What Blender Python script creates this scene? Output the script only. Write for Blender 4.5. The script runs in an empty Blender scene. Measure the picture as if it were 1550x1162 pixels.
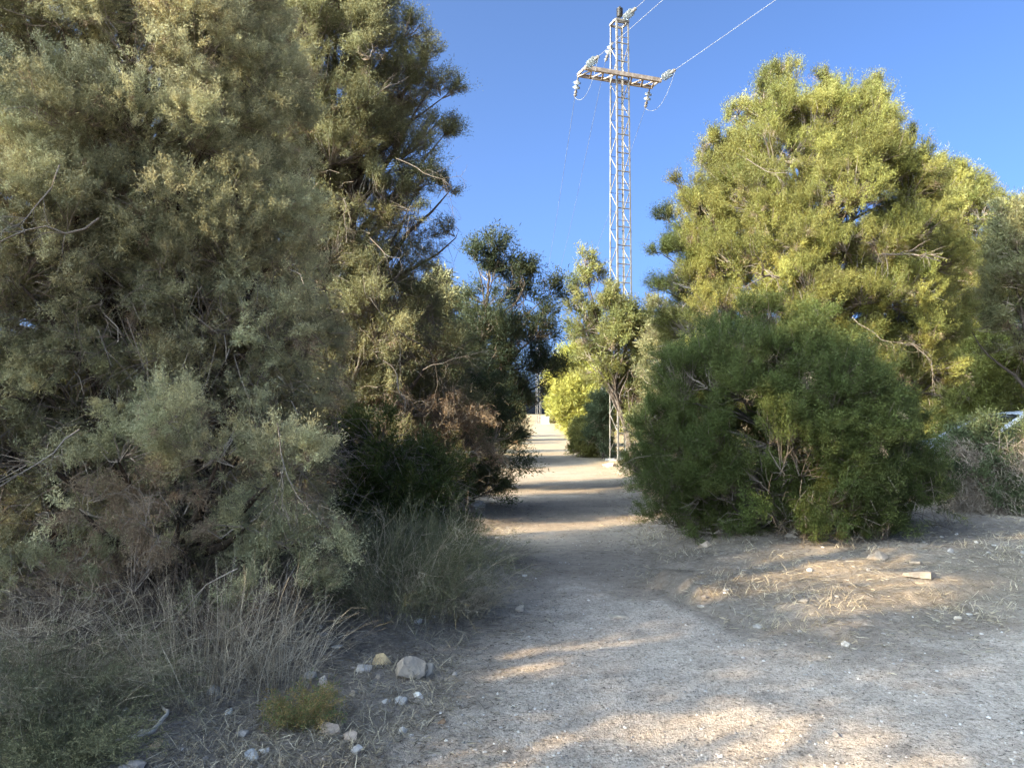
import bpy, math, random
import numpy as np
from mathutils import Vector

# ------------------------------------------------------------------ camera, sky, sun, exposure
scene = bpy.context.scene
COL = scene.collection
W_PX, H_PX, F_PX = 1550.0, 1162.0, 1164.0
CAM_H = 1.6
PITCH = math.atan(44.0 / F_PX)
cam_d = bpy.data.cameras.new("camera")
cam_d.sensor_width = 36.0
cam_d.lens = 36.0 * F_PX / W_PX
cam_d.clip_start = 0.05
cam_d.clip_end = 3000
cam = bpy.data.objects.new("camera", cam_d)
COL.objects.link(cam)
cam.location = (0, 0, CAM_H)
cam.rotation_euler = (math.pi / 2 + PITCH, 0, 0)
scene.camera = cam

SUN_EL, SUN_AZ = math.radians(25), math.radians(30)      # azimuth: from -X turned towards -Y (behind the camera)
to_sun = Vector((-math.cos(SUN_AZ) * math.cos(SUN_EL), -math.sin(SUN_AZ) * math.cos(SUN_EL), math.sin(SUN_EL)))
sun_d = bpy.data.lights.new("sun", 'SUN')
sun_d.energy = 3.3
sun_d.angle = math.radians(0.5)
sun_d.color = (1.0, 0.79, 0.48)
sun = bpy.data.objects.new("sun", sun_d)
COL.objects.link(sun)
sun.location = (-30, -15, 25)
sun.rotation_euler = to_sun.to_track_quat('Z', 'Y').to_euler()

world = bpy.data.worlds.new("World")
scene.world = world
world.use_nodes = True
wn = world.node_tree
wn.nodes.clear()
sky = wn.nodes.new('ShaderNodeTexSky')
sky.sky_type = 'NISHITA'
sky.sun_disc = False
sky.sun_elevation = SUN_EL
sky.sun_rotation = math.atan2(to_sun.x, to_sun.y)
sky.altitude = 0
sky.air_density = 0.25
sky.dust_density = 6.0
sky.ozone_density = 6.0
bg = wn.nodes.new('ShaderNodeBackground')
bg.inputs['Strength'].default_value = 0.15
wo = wn.nodes.new('ShaderNodeOutputWorld')
gam = wn.nodes.new('ShaderNodeGamma')
gam.inputs['Gamma'].default_value = 1.15
tint = wn.nodes.new('ShaderNodeMix')
tint.data_type, tint.blend_type = 'RGBA', 'MULTIPLY'
tint.inputs[0].default_value = 1.0
tint.inputs[7].default_value = (0.88, 1.0, 0.93, 1)
wn.links.new(sky.outputs[0], gam.inputs['Color'])
wn.links.new(gam.outputs[0], tint.inputs[6])
wn.links.new(tint.outputs[2], bg.inputs['Color'])
wn.links.new(bg.outputs[0], wo.inputs['Surface'])

scene.view_settings.view_transform = 'Standard'
scene.view_settings.look = 'None'
scene.view_settings.gamma = 1.0
scene.view_settings.exposure = 2.4
scene.render.engine = 'CYCLES'
scene.cycles.max_bounces = 6
scene.cycles.diffuse_bounces = 4
scene.cycles.glossy_bounces = 2
scene.cycles.transmission_bounces = 4
scene.cycles.transparent_max_bounces = 8
scene.cycles.use_denoising = True
scene.cycles.denoising_prefilter = 'ACCURATE'
scene.cycles.caustics_reflective = False
scene.cycles.caustics_refractive = False

# ------------------------------------------------------------------ helpers: numbers
rng = np.random.default_rng(11)
CT, ST = math.cos(PITCH), math.sin(PITCH)


def P(px, py, D):
    """the world point at distance D along the view that the photograph shows at (px, py)"""
    u = (px - W_PX / 2) / F_PX
    v = (H_PX / 2 - py) / F_PX
    d = np.array([u, CT - v * ST, ST + v * CT])
    return np.array([0, 0, CAM_H]) + d * (D / d[1])


def PX(px, D):
    return (px - W_PX / 2) / F_PX * D


def norm(a):
    return a / (np.linalg.norm(a, axis=-1, keepdims=True) + 1e-9)


def rand_dir(n, r=None):
    return norm((r or rng).normal(size=(n, 3)))


def _hash(ix, iy, iz):
    h = (ix.astype(np.int64) * 374761393 + iy.astype(np.int64) * 668265263 + iz.astype(np.int64) * 2147483647) & 0x7fffffff
    h = ((h ^ (h >> 13)) * 1274126177) & 0x7fffffff
    h = ((h ^ (h >> 16)) * 974711) & 0x7fffffff
    return (h & 0xffff) / 65535.0


def vnoise(p, s=1.0, off=0.0):
    """value noise in 0..1 on (N,3) points"""
    q = np.asarray(p, dtype=float) * s + off
    i = np.floor(q)
    f = q - i
    f = f * f * (3 - 2 * f)
    ix, iy, iz = i[:, 0], i[:, 1], i[:, 2]
    r = 0
    for dx in (0, 1):
        for dy in (0, 1):
            for dz in (0, 1):
                w = (f[:, 0] if dx else 1 - f[:, 0]) * (f[:, 1] if dy else 1 - f[:, 1]) * (f[:, 2] if dz else 1 - f[:, 2])
                r = r + w * _hash(ix + dx, iy + dy, iz + dz)
    return r


def fbm(p, s, off=0.0, octs=3):
    r, a, t = 0, 1.0, 0
    for k in range(octs):
        r = r + a * vnoise(p, s * 2 ** k, off + 17.3 * k)
        t += a
        a *= 0.5
    return r / t


def p3(x, y, z=0.0):
    x = np.asarray(x, float)
    y = np.asarray(y, float)
    return np.stack([x.ravel(), y.ravel(), np.full(x.size, z)], 1)


# ------------------------------------------------------------------ the lie of the land
def path_edges(y):
    """left and right edge of the gravel path and the turning place in front of it"""
    yl = [-12, 2.0, 3.76, 5.0, 6.8, 10.6, 19.6, 35, 53, 90, 400]
    xl = [-1.6, -0.75, -0.50, -0.32, -0.02, 0.0, 0.02, 0.55, 1.15, 2.4, 13]
    yr = [-12, 5.0, 5.25, 5.5, 6.0, 7.2, 9.1, 16, 25, 62, 90, 400]
    xr = [14, 14, 4.6, 2.9, 1.9, 1.25, 1.45, 2.05, 2.9, 3.7, 4.8, 16]
    return np.interp(y, yl, xl), np.interp(y, yr, xr)


def path_mask(x, y):
    """positive on the path, in metres from its edge"""
    x = np.asarray(x, float)
    y = np.asarray(y, float)
    l, r = path_edges(y)
    d = np.minimum(x - l, r - x)
    # the turning place: its far edge runs across the picture
    n = (fbm(p3(x, y), 2.2, 5.0) - 0.5) * 0.7 + (fbm(p3(x, y), 9.0, 3.0) - 0.5) * 0.25
    lim = np.interp(x, [1.2, 1.6, 2.3, 4.06, 6, 14], [7.3, 5.85, 5.3, 6.2, 7.0, 8.5]) - y
    d = np.where((x > 1.2) & (y < 7.3), np.minimum(x - l, lim), d)
    return d + n.reshape(x.shape)


def gz(x, y):
    x = np.asarray(x, float)
    y = np.asarray(y, float)
    m = path_mask(x, y)
    near = np.clip(1.2 - y / 60.0, 0, 1)
    verge = np.clip(-m / 1.2, 0, 1)
    verge = verge * verge * (3 - 2 * verge)
    z = 0.13 * verge * near
    z = z + (fbm(p3(x, y), 0.5, 9.0).reshape(x.shape) - 0.5) * 0.10 * near
    z = z + (fbm(p3(x, y), 3.0, 2.0).reshape(x.shape) - 0.5) * 0.035 * near * (0.5 + verge)
    mound = np.exp(-(((x - 3.3) / 2.0) ** 2 + ((y - 9.4) / 1.6) ** 2))
    return z + 0.12 * mound


def gz1(x, y):
    return float(gz(np.array([x]), np.array([y]))[0])


# ------------------------------------------------------------------ helpers: meshes
class Soup:
    """collects vertices and faces (with one colour per face) and links them as ONE mesh object"""

    def __init__(self):
        self.v, self.f, self.c, self.n = [], [], [], 0

    def add(self, v, f, c=None):
        v = np.asarray(v, float).reshape(-1, 3)
        f = np.asarray(f, np.int64)
        if len(v) == 0 or len(f) == 0:
            return
        self.v.append(v)
        self.f.append(f + self.n)
        if c is None:
            c = (0.5, 0.5, 0.5)
        c = np.asarray(c, float)
        if c.ndim == 1:
            c = np.tile(c, (len(f), 1))
        self.c.append(c)
        self.n += len(v)

    def build(self, name, mat, parent=None, smooth=False, origin=None):
        me = bpy.data.meshes.new(name)
        v = np.concatenate(self.v)
        if origin is None and parent is not None:
            o_ = parent
            while o_.parent:
                o_ = o_.parent
            origin = np.array(o_.location)
            if o_.get('spun'):
                origin = np.zeros(3)
        if origin is not None:
            v = v - np.asarray(origin)
        sizes = np.concatenate([np.full(len(f), f.shape[1]) for f in self.f])
        idx = np.concatenate([f.ravel() for f in self.f])
        me.vertices.add(len(v))
        me.vertices.foreach_set('co', v.astype(np.float32).ravel())
        me.loops.add(len(idx))
        me.loops.foreach_set('vertex_index', idx.astype(np.int32))
        me.polygons.add(len(sizes))
        starts = np.concatenate([[0], np.cumsum(sizes)[:-1]])
        me.polygons.foreach_set('loop_start', starts.astype(np.int32))
        me.update(calc_edges=True)
        c = np.concatenate(self.c)
        at = me.attributes.new('col', 'FLOAT_COLOR', 'FACE')
        at.data.foreach_set('color', np.concatenate([c, np.ones((len(c), 1))], 1).astype(np.float32).ravel())
        me.polygons.foreach_set('use_smooth', np.full(len(sizes), smooth, dtype=bool))
        me.materials.append(mat)
        o = bpy.data.objects.new(name, me)
        COL.objects.link(o)
        if parent is not None:
            o.parent = parent
        elif origin is not None:
            o.location = origin
        return o


def tubes(paths, radii, sides=5):
    """paths (N,K,3), radii (N,K) -> verts, quads"""
    paths = np.asarray(paths, float)
    radii = np.asarray(radii, float)
    N, K, _ = paths.shape
    t = np.empty_like(paths)
    t[:, 1:-1] = paths[:, 2:] - paths[:, :-2]
    t[:, 0] = paths[:, 1] - paths[:, 0]
    t[:, -1] = paths[:, -1] - paths[:, -2]
    t = norm(t)
    ref = np.where(np.abs(t[..., 2:3]) > 0.9, np.array([1.0, 0, 0]), np.array([0, 0, 1.0]))
    a = norm(np.cross(t, ref))
    b = np.cross(t, a)
    ang = np.arange(sides) * 2 * math.pi / sides
    ring = paths[:, :, None, :] + radii[:, :, None, None] * (np.cos(ang)[None, None, :, None] * a[:, :, None, :] + np.sin(ang)[None, None, :, None] * b[:, :, None, :])
    v = ring.reshape(-1, 3)
    n, k, s = np.meshgrid(np.arange(N), np.arange(K - 1), np.arange(sides), indexing='ij')
    s2 = (s + 1) % sides
    base = n * K * sides
    f = np.stack([base + k * sides + s, base + k * sides + s2, base + (k + 1) * sides + s2, base + (k + 1) * sides + s], -1).reshape(-1, 4)
    return v, f


def tube(points, radii, sides=8):
    pts = np.asarray(points, float)[None]
    r = np.asarray(radii, float) if np.ndim(radii) else np.full(pts.shape[1], radii)
    return tubes(pts, r[None], sides)


def box(c, s, rz=0.0, R=None):
    c = np.asarray(c, float)
    h = np.asarray(s, float) / 2
    v = np.array([[x, y, z] for x in (-1, 1) for y in (-1, 1) for z in (-1, 1)], float) * h
    if R is None:
        R = np.array([[math.cos(rz), -math.sin(rz), 0], [math.sin(rz), math.cos(rz), 0], [0, 0, 1]])
    v = v @ np.asarray(R).T + c
    f = np.array([[0, 1, 3, 2], [4, 6, 7, 5], [0, 4, 5, 1], [2, 3, 7, 6], [0, 2, 6, 4], [1, 5, 7, 3]])
    return v, f


def bar(a, b, w, h, up=(0, 0, 1)):
    """a rectangular bar from a to b"""
    a = np.asarray(a, float)
    b = np.asarray(b, float)
    t = b - a
    L = np.linalg.norm(t)
    t = t / L
    up = np.asarray(up, float)
    if abs(np.dot(t, up)) > 0.98:
        up = np.array([1.0, 0, 0])
    s = norm(np.cross(t, up))
    u = np.cross(s, t)
    return box((a + b) / 2, (L, w, h), R=np.stack([t, s, u], 1))


def angle_bar(a, b, w, th, n1, n2):
    """an L section from a to b, its two flanges running along n1 and n2"""
    a = np.asarray(a, float)
    b = np.asarray(b, float)
    t = norm(b - a)
    out_v, out_f, n = [], [], 0
    for p, q, w0 in ((n1, n2, 0.0), (n2, n1, th + 0.001)):
        p = np.asarray(p, float)
        q = np.asarray(q, float)
        pts = []
        for e in (a, b):
            for i, j in ((w0, 0), (w, 0), (w, th), (w0, th)):
                pts.append(e + p * i + q * j)
        out_v += pts
        out_f += [[n, n + 1, n + 2, n + 3], [n + 4, n + 7, n + 6, n + 5], [n, n + 4, n + 5, n + 1], [n + 1, n + 5, n + 6, n + 2], [n + 2, n + 6, n + 7, n + 3], [n + 3, n + 7, n + 4, n]]
        n += 8
    return np.array(out_v), np.array(out_f)


def lathe(profile, a, axis, seg=14):
    """profile [(r, t)...] turned round the line from a along axis"""
    axis = norm(np.asarray(axis, float))
    pr = np.array(profile, float)
    pts = np.asarray(a, float) + pr[:, 1:2] * axis
    ref = np.array([1.0, 0, 0]) if abs(axis[2]) > 0.9 else np.array([0, 0, 1.0])
    s = norm(np.cross(axis, ref))
    u = np.cross(axis, s)
    ang = np.arange(seg) * 2 * math.pi / seg
    v = pts[:, None, :] + np.maximum(pr[:, 0], 1e-4)[:, None, None] * (np.cos(ang)[None, :, None] * s + np.sin(ang)[None, :, None] * u)
    K = len(pr)
    k, j = np.meshgrid(np.arange(K - 1), np.arange(seg), indexing='ij')
    j2 = (j + 1) % seg
    f = np.stack([k * seg + j, k * seg + j2, (k + 1) * seg + j2, (k + 1) * seg + j], -1).reshape(-1, 4)
    return v.reshape(-1, 3), f


def tag(o, label, cat, group=None, kind=None):
    if label:
        o['label'] = label
    if cat:
        o['category'] = cat
    if group:
        o['group'] = group
    if kind:
        o['kind'] = kind
    return o


def thing(name, label, cat, loc, group=None):
    o = bpy.data.objects.new(name, None)
    o.empty_display_size = 0.2
    COL.objects.link(o)
    o.location = [float(c) for c in loc]
    return tag(o, label, cat, group)


def copy_thing(o, loc, rz, sc, label, group=None):
    c = o.copy()
    COL.objects.link(c)
    c.location = [float(q) for q in loc]
    c.rotation_euler = (0, 0, rz)
    c.scale = sc if np.ndim(sc) else (sc, sc, sc)
    c['label'] = label
    if group:
        c['group'] = group
    for ch in list(o.children):
        d = ch.copy()
        COL.objects.link(d)
        d.parent = c
    return c


# ------------------------------------------------------------------ materials
def new_mat(name):
    m = bpy.data.materials.new(name)
    m.use_nodes = True
    m.node_tree.nodes.clear()
    return m, m.node_tree.nodes, m.node_tree.links


def mat_foliage(name, transl=0.40, rough=0.6):
    m, N, L = new_mat(name)
    out = N.new('ShaderNodeOutputMaterial')
    at = N.new('ShaderNodeAttribute')
    at.attribute_name = 'col'
    b = N.new('ShaderNodeBsdfPrincipled')
    b.inputs['Roughness'].default_value = rough
    b.inputs['Specular IOR Level'].default_value = 0.22
    t = N.new('ShaderNodeBsdfTranslucent')
    mx = N.new('ShaderNodeMixShader')
    mx.inputs[0].default_value = transl
    L.new(at.outputs['Color'], b.inputs['Base Color'])
    L.new(at.outputs['Color'], t.inputs['Color'])
    L.new(b.outputs[0], mx.inputs[1])
    L.new(t.outputs[0], mx.inputs[2])
    L.new(mx.outputs[0], out.inputs['Surface'])
    return m


def mat_attr(name, rough=0.85, spec=0.15, noise=0.0, nscale=20.0, bump=0.0, bscale=60.0):
    """the face colour, broken up by noise, with bump"""
    m, N, L = new_mat(name)
    out = N.new('ShaderNodeOutputMaterial')
    at = N.new('ShaderNodeAttribute')
    at.attribute_name = 'col'
    b = N.new('ShaderNodeBsdfPrincipled')
    b.inputs['Roughness'].default_value = rough
    b.inputs['Specular IOR Level'].default_value = spec
    L.new(b.outputs[0], out.inputs['Surface'])
    tc = N.new('ShaderNodeTexCoord')
    col = at.outputs['Color']
    if noise > 0:
        nz = N.new('ShaderNodeTexNoise')
        nz.inputs['Scale'].default_value = nscale
        nz.inputs['Detail'].default_value = 6
        L.new(tc.outputs['Object'], nz.inputs['Vector'])
        mr = N.new('ShaderNodeMapRange')
        mr.inputs['From Min'].default_value = 0.3
        mr.inputs['From Max'].default_value = 0.7
        mr.inputs['To Min'].default_value = 1 - noise
        mr.inputs['To Max'].default_value = 1 + noise
        L.new(nz.outputs[0], mr.inputs['Value'])
        vm = N.new('ShaderNodeVectorMath')
        vm.operation = 'SCALE'
        L.new(col, vm.inputs[0])
        L.new(mr.outputs[0], vm.inputs['Scale'])
        col = vm.outputs[0]
    L.new(col, b.inputs['Base Color'])
    if bump > 0:
        n2 = N.new('ShaderNodeTexNoise')
        n2.inputs['Scale'].default_value = bscale
        n2.inputs['Detail'].default_value = 5
        L.new(tc.outputs['Object'], n2.inputs['Vector'])
        bp = N.new('ShaderNodeBump')
        bp.inputs['Strength'].default_value = bump
        bp.inputs['Distance'].default_value = 0.01
        L.new(n2.outputs[0], bp.inputs['Height'])
        L.new(bp.outputs[0], b.inputs['Normal'])
    return m


def mat_plain(name, color, rough=0.5, metal=0.0, spec=0.5, trans=0.0, noise=0.0, nscale=8.0, color2=None):
    m, N, L = new_mat(name)
    out = N.new('ShaderNodeOutputMaterial')
    b = N.new('ShaderNodeBsdfPrincipled')
    b.inputs['Base Color'].default_value = (*color, 1)
    b.inputs['Roughness'].default_value = rough
    b.inputs['Metallic'].default_value = metal
    b.inputs['Specular IOR Level'].default_value = spec
    b.inputs['Transmission Weight'].default_value = trans
    L.new(b.outputs[0], out.inputs['Surface'])
    if color2 is not None:
        tc = N.new('ShaderNodeTexCoord')
        nz = N.new('ShaderNodeTexNoise')
        nz.inputs['Scale'].default_value = nscale
        nz.inputs['Detail'].default_value = 6
        L.new(tc.outputs['Object'], nz.inputs['Vector'])
        r = N.new('ShaderNodeValToRGB')
        r.color_ramp.elements[0].position = 0.35
        r.color_ramp.elements[1].position = 0.65
        r.color_ramp.elements[0].color = (*color, 1)
        r.color_ramp.elements[1].color = (*color2, 1)
        L.new(nz.outputs[0], r.inputs[0])
        L.new(r.outputs[0], b.inputs['Base Color'])
    return m


def mat_ground():
    m, N, L = new_mat("gravel_and_litter_ground")
    out = N.new('ShaderNodeOutputMaterial')
    b = N.new('ShaderNodeBsdfPrincipled')
    b.inputs['Roughness'].default_value = 0.95
    b.inputs['Specular IOR Level'].default_value = 0.08
    L.new(b.outputs[0], out.inputs['Surface'])
    tc = N.new('ShaderNodeTexCoord')

    def noise(s, d=6, r=0.6, stretch=None):
        n = N.new('ShaderNodeTexNoise')
        n.inputs['Scale'].default_value = s
        n.inputs['Detail'].default_value = d
        n.inputs['Roughness'].default_value = r
        L.new(tc.outputs['Object'], n.inputs['Vector'])
        return n.outputs[0]

    def ramp(src, stops):
        r = N.new('ShaderNodeValToRGB')
        e = r.color_ramp.elements
        while len(e) < len(stops):
            e.new(0.5)
        for k, (p, c) in enumerate(stops):
            e[k].position = p
            e[k].color = (*c, 1) if np.ndim(c) else (c, c, c, 1)
        L.new(src, r.inputs[0])
        return r.outputs[0]

    def mix(f, a, c, mode='MIX'):
        x = N.new('ShaderNodeMix')
        x.data_type = 'RGBA'
        x.blend_type = mode
        if isinstance(f, float):
            x.inputs[0].default_value = f
        else:
            L.new(f, x.inputs[0])
        L.new(a, x.inputs[6])
        L.new(c, x.inputs[7])
        return x.outputs[2]

    def math_(op, a, c):
        x = N.new('ShaderNodeMath')
        x.operation = op
        for i, s in enumerate((a, c)):
            if isinstance(s, (int, float)):
                x.inputs[i].default_value = s
            else:
                L.new(s, x.inputs[i])
        return x.outputs[0]

    at = N.new('ShaderNodeAttribute')
    at.attribute_name = 'path'
    at2 = N.new('ShaderNodeAttribute')
    at2.attribute_name = 'straw'
    # gravel of the path
    vor = N.new('ShaderNodeTexVoronoi')
    vor.inputs['Scale'].default_value = 105
    L.new(tc.outputs['Object'], vor.inputs['Vector'])
    sep = N.new('ShaderNodeSeparateColor')
    L.new(vor.outputs['Color'], sep.inputs[0])
    g1 = ramp(sep.outputs[0], [(0.0, (0.20, 0.175, 0.15)), (0.22, (0.38, 0.335, 0.28)), (0.6, (0.56, 0.495, 0.415)), (1.0, (0.72, 0.65, 0.56))])
    g2 = ramp(noise(1.1, 5), [(0.35, (0.48, 0.42, 0.355)), (0.7, (0.63, 0.565, 0.475))])
    g3 = ramp(noise(26, 8, 0.75), [(0.36, (0.22, 0.19, 0.165)), (0.5, (0.54, 0.48, 0.405)), (0.68, (0.72, 0.645, 0.56))])
    gravel = mix(0.50, mix(0.5, g1, g2), g3)
    blot = ramp(noise(4.5, 10, 0.8), [(0.36, (0.42, 0.40, 0.38)), (0.56, (1, 1, 1))])
    gravel = mix(0.60, gravel, blot, 'MULTIPLY')
    specks = ramp(noise(52, 6, 0.8), [(0.36, 0.12), (0.47, 1.0)])
    gravel = mix(0.75, gravel, specks, 'MULTIPLY')
    at3 = N.new('ShaderNodeAttribute')
    at3.attribute_name = 'dirt'
    d1 = ramp(noise(14, 9, 0.72), [(0.32, (0.14, 0.118, 0.094)), (0.5, (0.29, 0.25, 0.205)), (0.7, (0.43, 0.375, 0.31))])
    d2 = ramp(noise(1.6, 5), [(0.35, (0.20, 0.17, 0.138)), (0.65, (0.37, 0.32, 0.265))])
    dk = N.new('ShaderNodeMapRange')
    dk.inputs['From Min'].default_value = 0.25
    dk.inputs['From Max'].default_value = 0.75
    L.new(math_('ADD', at3.outputs['Fac'], math_('MULTIPLY', math_('SUBTRACT', noise(3.0, 9, 0.72), 0.5), 1.1)), dk.inputs['Value'])
    gravel = mix(dk.outputs[0], gravel, mix(0.5, d1, d2))
    # litter of the verge
    l1 = ramp(noise(18, 8, 0.7), [(0.33, (0.085, 0.075, 0.063)), (0.5, (0.20, 0.176, 0.148)), (0.7, (0.36, 0.32, 0.275))])
    l2 = ramp(noise(0.9, 5), [(0.35, (0.13, 0.113, 0.094)), (0.65, (0.36, 0.325, 0.282))])
    litter = mix(0.5, l1, l2)
    s1 = ramp(noise(7, 8, 0.7), [(0.3, (0.17, 0.135, 0.08)), (0.7, (0.34, 0.28, 0.17))])
    litter = mix(at2.outputs['Fac'], litter, s1)
    sk = math_('MULTIPLY', at2.outputs['Fac'], 0.45)
    gravel = mix(sk, gravel, s1)
    # edge: the mask broken up by noise
    e = math_('ADD', at.outputs['Fac'], math_('MULTIPLY', math_('SUBTRACT', noise(4, 10, 0.78), 0.5), 2.4))
    k = N.new('ShaderNodeMapRange')
    k.inputs['From Min'].default_value = -0.50
    k.inputs['From Max'].default_value = 0.65
    L.new(e, k.inputs['Value'])
    warm = N.new('ShaderNodeVectorMath')
    warm.operation = 'MULTIPLY'
    warm.inputs[1].default_value = (1.065, 0.995, 0.915)
    L.new(mix(k.outputs[0], litter, gravel), warm.inputs[0])
    L.new(warm.outputs[0], b.inputs['Base Color'])
    # bump
    h = math_('ADD', math_('MULTIPLY', vor.outputs['Distance'], -0.5), math_('MULTIPLY', noise(35, 8, 0.7), 1.4))
    bp = N.new('ShaderNodeBump')
    bp.inputs['Strength'].default_value = 0.8
    bp.inputs['Distance'].default_value = 0.02
    L.new(h, bp.inputs['Height'])
    L.new(bp.outputs[0], b.inputs['Normal'])
    return m


M_LEAF = mat_foliage("juniper_foliage")
M_PINE = mat_foliage("pine_foliage", 0.35, 0.5)
M_BARK = mat_attr("bark", 0.9, 0.1, 0.35, 14.0, 0.5, 40.0)
M_TWIG = mat_attr("dry_twigs", 0.85, 0.12)
M_STEEL = mat_plain("galvanised_steel", (0.185, 0.175, 0.155), 0.65, 0.1, 0.3, 0, 0, 5.0, (0.12, 0.105, 0.085))
M_ARM = mat_plain("brown_steel", (0.33, 0.27, 0.21), 0.65, 0.15, 0.3, 0, 0, 9.0, (0.20, 0.15, 0.11))  # crossarm: mottled brown steel, browner than the mast
M_GLASS = mat_plain("insulator_glass", (0.42, 0.45, 0.43), 0.08, 0.0, 0.7, 0.65)
M_BLACK = mat_plain("black_polymer", (0.02, 0.02, 0.02), 0.4)
M_WIRE = mat_plain("aluminium_cable", (0.22, 0.22, 0.215), 0.5, 0.2)
M_FARWIRE = mat_plain("dull_cable", (0.16, 0.17, 0.18), 0.6, 0.2)
M_CONC = mat_plain("concrete", (0.17, 0.155, 0.135), 0.9, 0, 0.2, 0, 0, 6.0, (0.24, 0.22, 0.19))
M_ROCK = mat_attr("limestone", 0.9, 0.15, 0.22, 9.0, 0.9, 30.0)
M_GROUND = mat_ground()

BARK = np.array([0.085, 0.066, 0.050])
BARK_PALE = np.array([0.23, 0.19, 0.15])
PAL_NEAR = np.array([[.290, .272, .138], [.340, .318, .165], [.390, .350, .190], [.300, .292, .165], [.345, .288, .150]]) * 1.1 * np.array([0.965, 1.0, 1.02])
PAL_TALL = np.array([[.120, .122, .056], [.160, .152, .066], [.195, .175, .078], [.140, .134, .060]]) * 1.15
PAL_SUN = np.array([[.200, .208, .062], [.250, .240, .075], [.150, .162, .055], [.290, .262, .088], [.175, .160, .070], [.120, .130, .048]]) * np.array([1.08, 1.03, 0.82]) * np.array([0.84, 0.87, 0.86])
PAL_BUSH = np.array([[.105, .125, .044], [.140, .152, .056], [.178, .172, .068], [.118, .130, .050]]) * 0.85 * np.array([0.78, 0.86, 0.78]) * np.array([1.05, 0.93, 0.72]) * np.array([0.84, 0.97, 0.95])
PAL_PINE = np.array([[.235, .245, .060], [.290, .282, .075], [.190, .205, .055]]) * 0.8
PAL_DARK = np.array([[.034, .044, .020], [.046, .056, .025], [.060, .068, .028]]) * 1.4
PAL_DEAD = np.array([[.29, .215, .135], [.25, .19, .125], [.32, .245, .155], [.27, .18, .11]])
PAL_TWIG = np.array([[.27, .215, .155], [.20, .155, .115], [.36, .30, .23]])


# ------------------------------------------------------------------ plants
def sprigs(soup, base, d, length, cols, n, slen, wid, spread=0.75, curl=0.0, r=rng, jit=0.22):
    """every plume (base, direction, length) carries n thin blades fanning along it"""
    N = len(base)
    if N == 0:
        return
    t = r.random((N, n)) ** 0.8
    off = r.normal(size=(N, n, 3)) * (0.16 * length)[:, None, None] * (0.35 + 0.65 * t)[..., None]
    p = base[:, None] + d[:, None] * (t * length[:, None])[..., None] + off
    p[..., 2] -= curl * (t ** 2) * length[:, None]
    sd = norm(d[:, None] * 0.75 + r.normal(size=(N, n, 3)) * spread)
    sl = slen * (0.6 + 0.8 * r.random((N, n))) * (1.15 - 0.5 * t) * r.uniform(0.6, 1.45, (N, 1))
    w = norm(np.cross(sd, r.normal(size=(N, n, 3)))) * (wid * (0.7 + 0.6 * r.random((N, n))))[..., None] * 0.5
    tip = p + sd * sl[..., None]
    mid = p + sd * (sl * 0.4)[..., None]
    v = np.stack([p, mid + w, tip, mid - w], 2).reshape(-1, 3)
    f = np.arange(N * n * 4).reshape(-1, 4)
    c = np.repeat(cols, n, 0) * (1 + r.normal(size=(N * n, 1)) * jit).clip(0.45, 1.7)
    soup.add(v, f, c)


def pick(pal, n, r=rng, blend=True):
    a = pal[r.integers(0, len(pal), n)]
    if blend:
        b = pal[r.integers(0, len(pal), n)]
        k = r.random((n, 1))
        a = a * k + b * (1 - k)
    return a


def profile_at(prof, z):
    return np.interp(z, prof[:, 0], prof[:, 1]), np.interp(z, prof[:, 0], prof[:, 2])


def px_profile(rows, D):
    """rows of (py, left px, right px) seen at distance D -> rows of (z, x left, x right), lowest first"""
    out = [(P(a, y, D)[2], P(a, y, D)[0], P(b, y, D)[0]) for y, a, b in rows]
    return np.array(sorted(out))


DENS = 1.7


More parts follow.
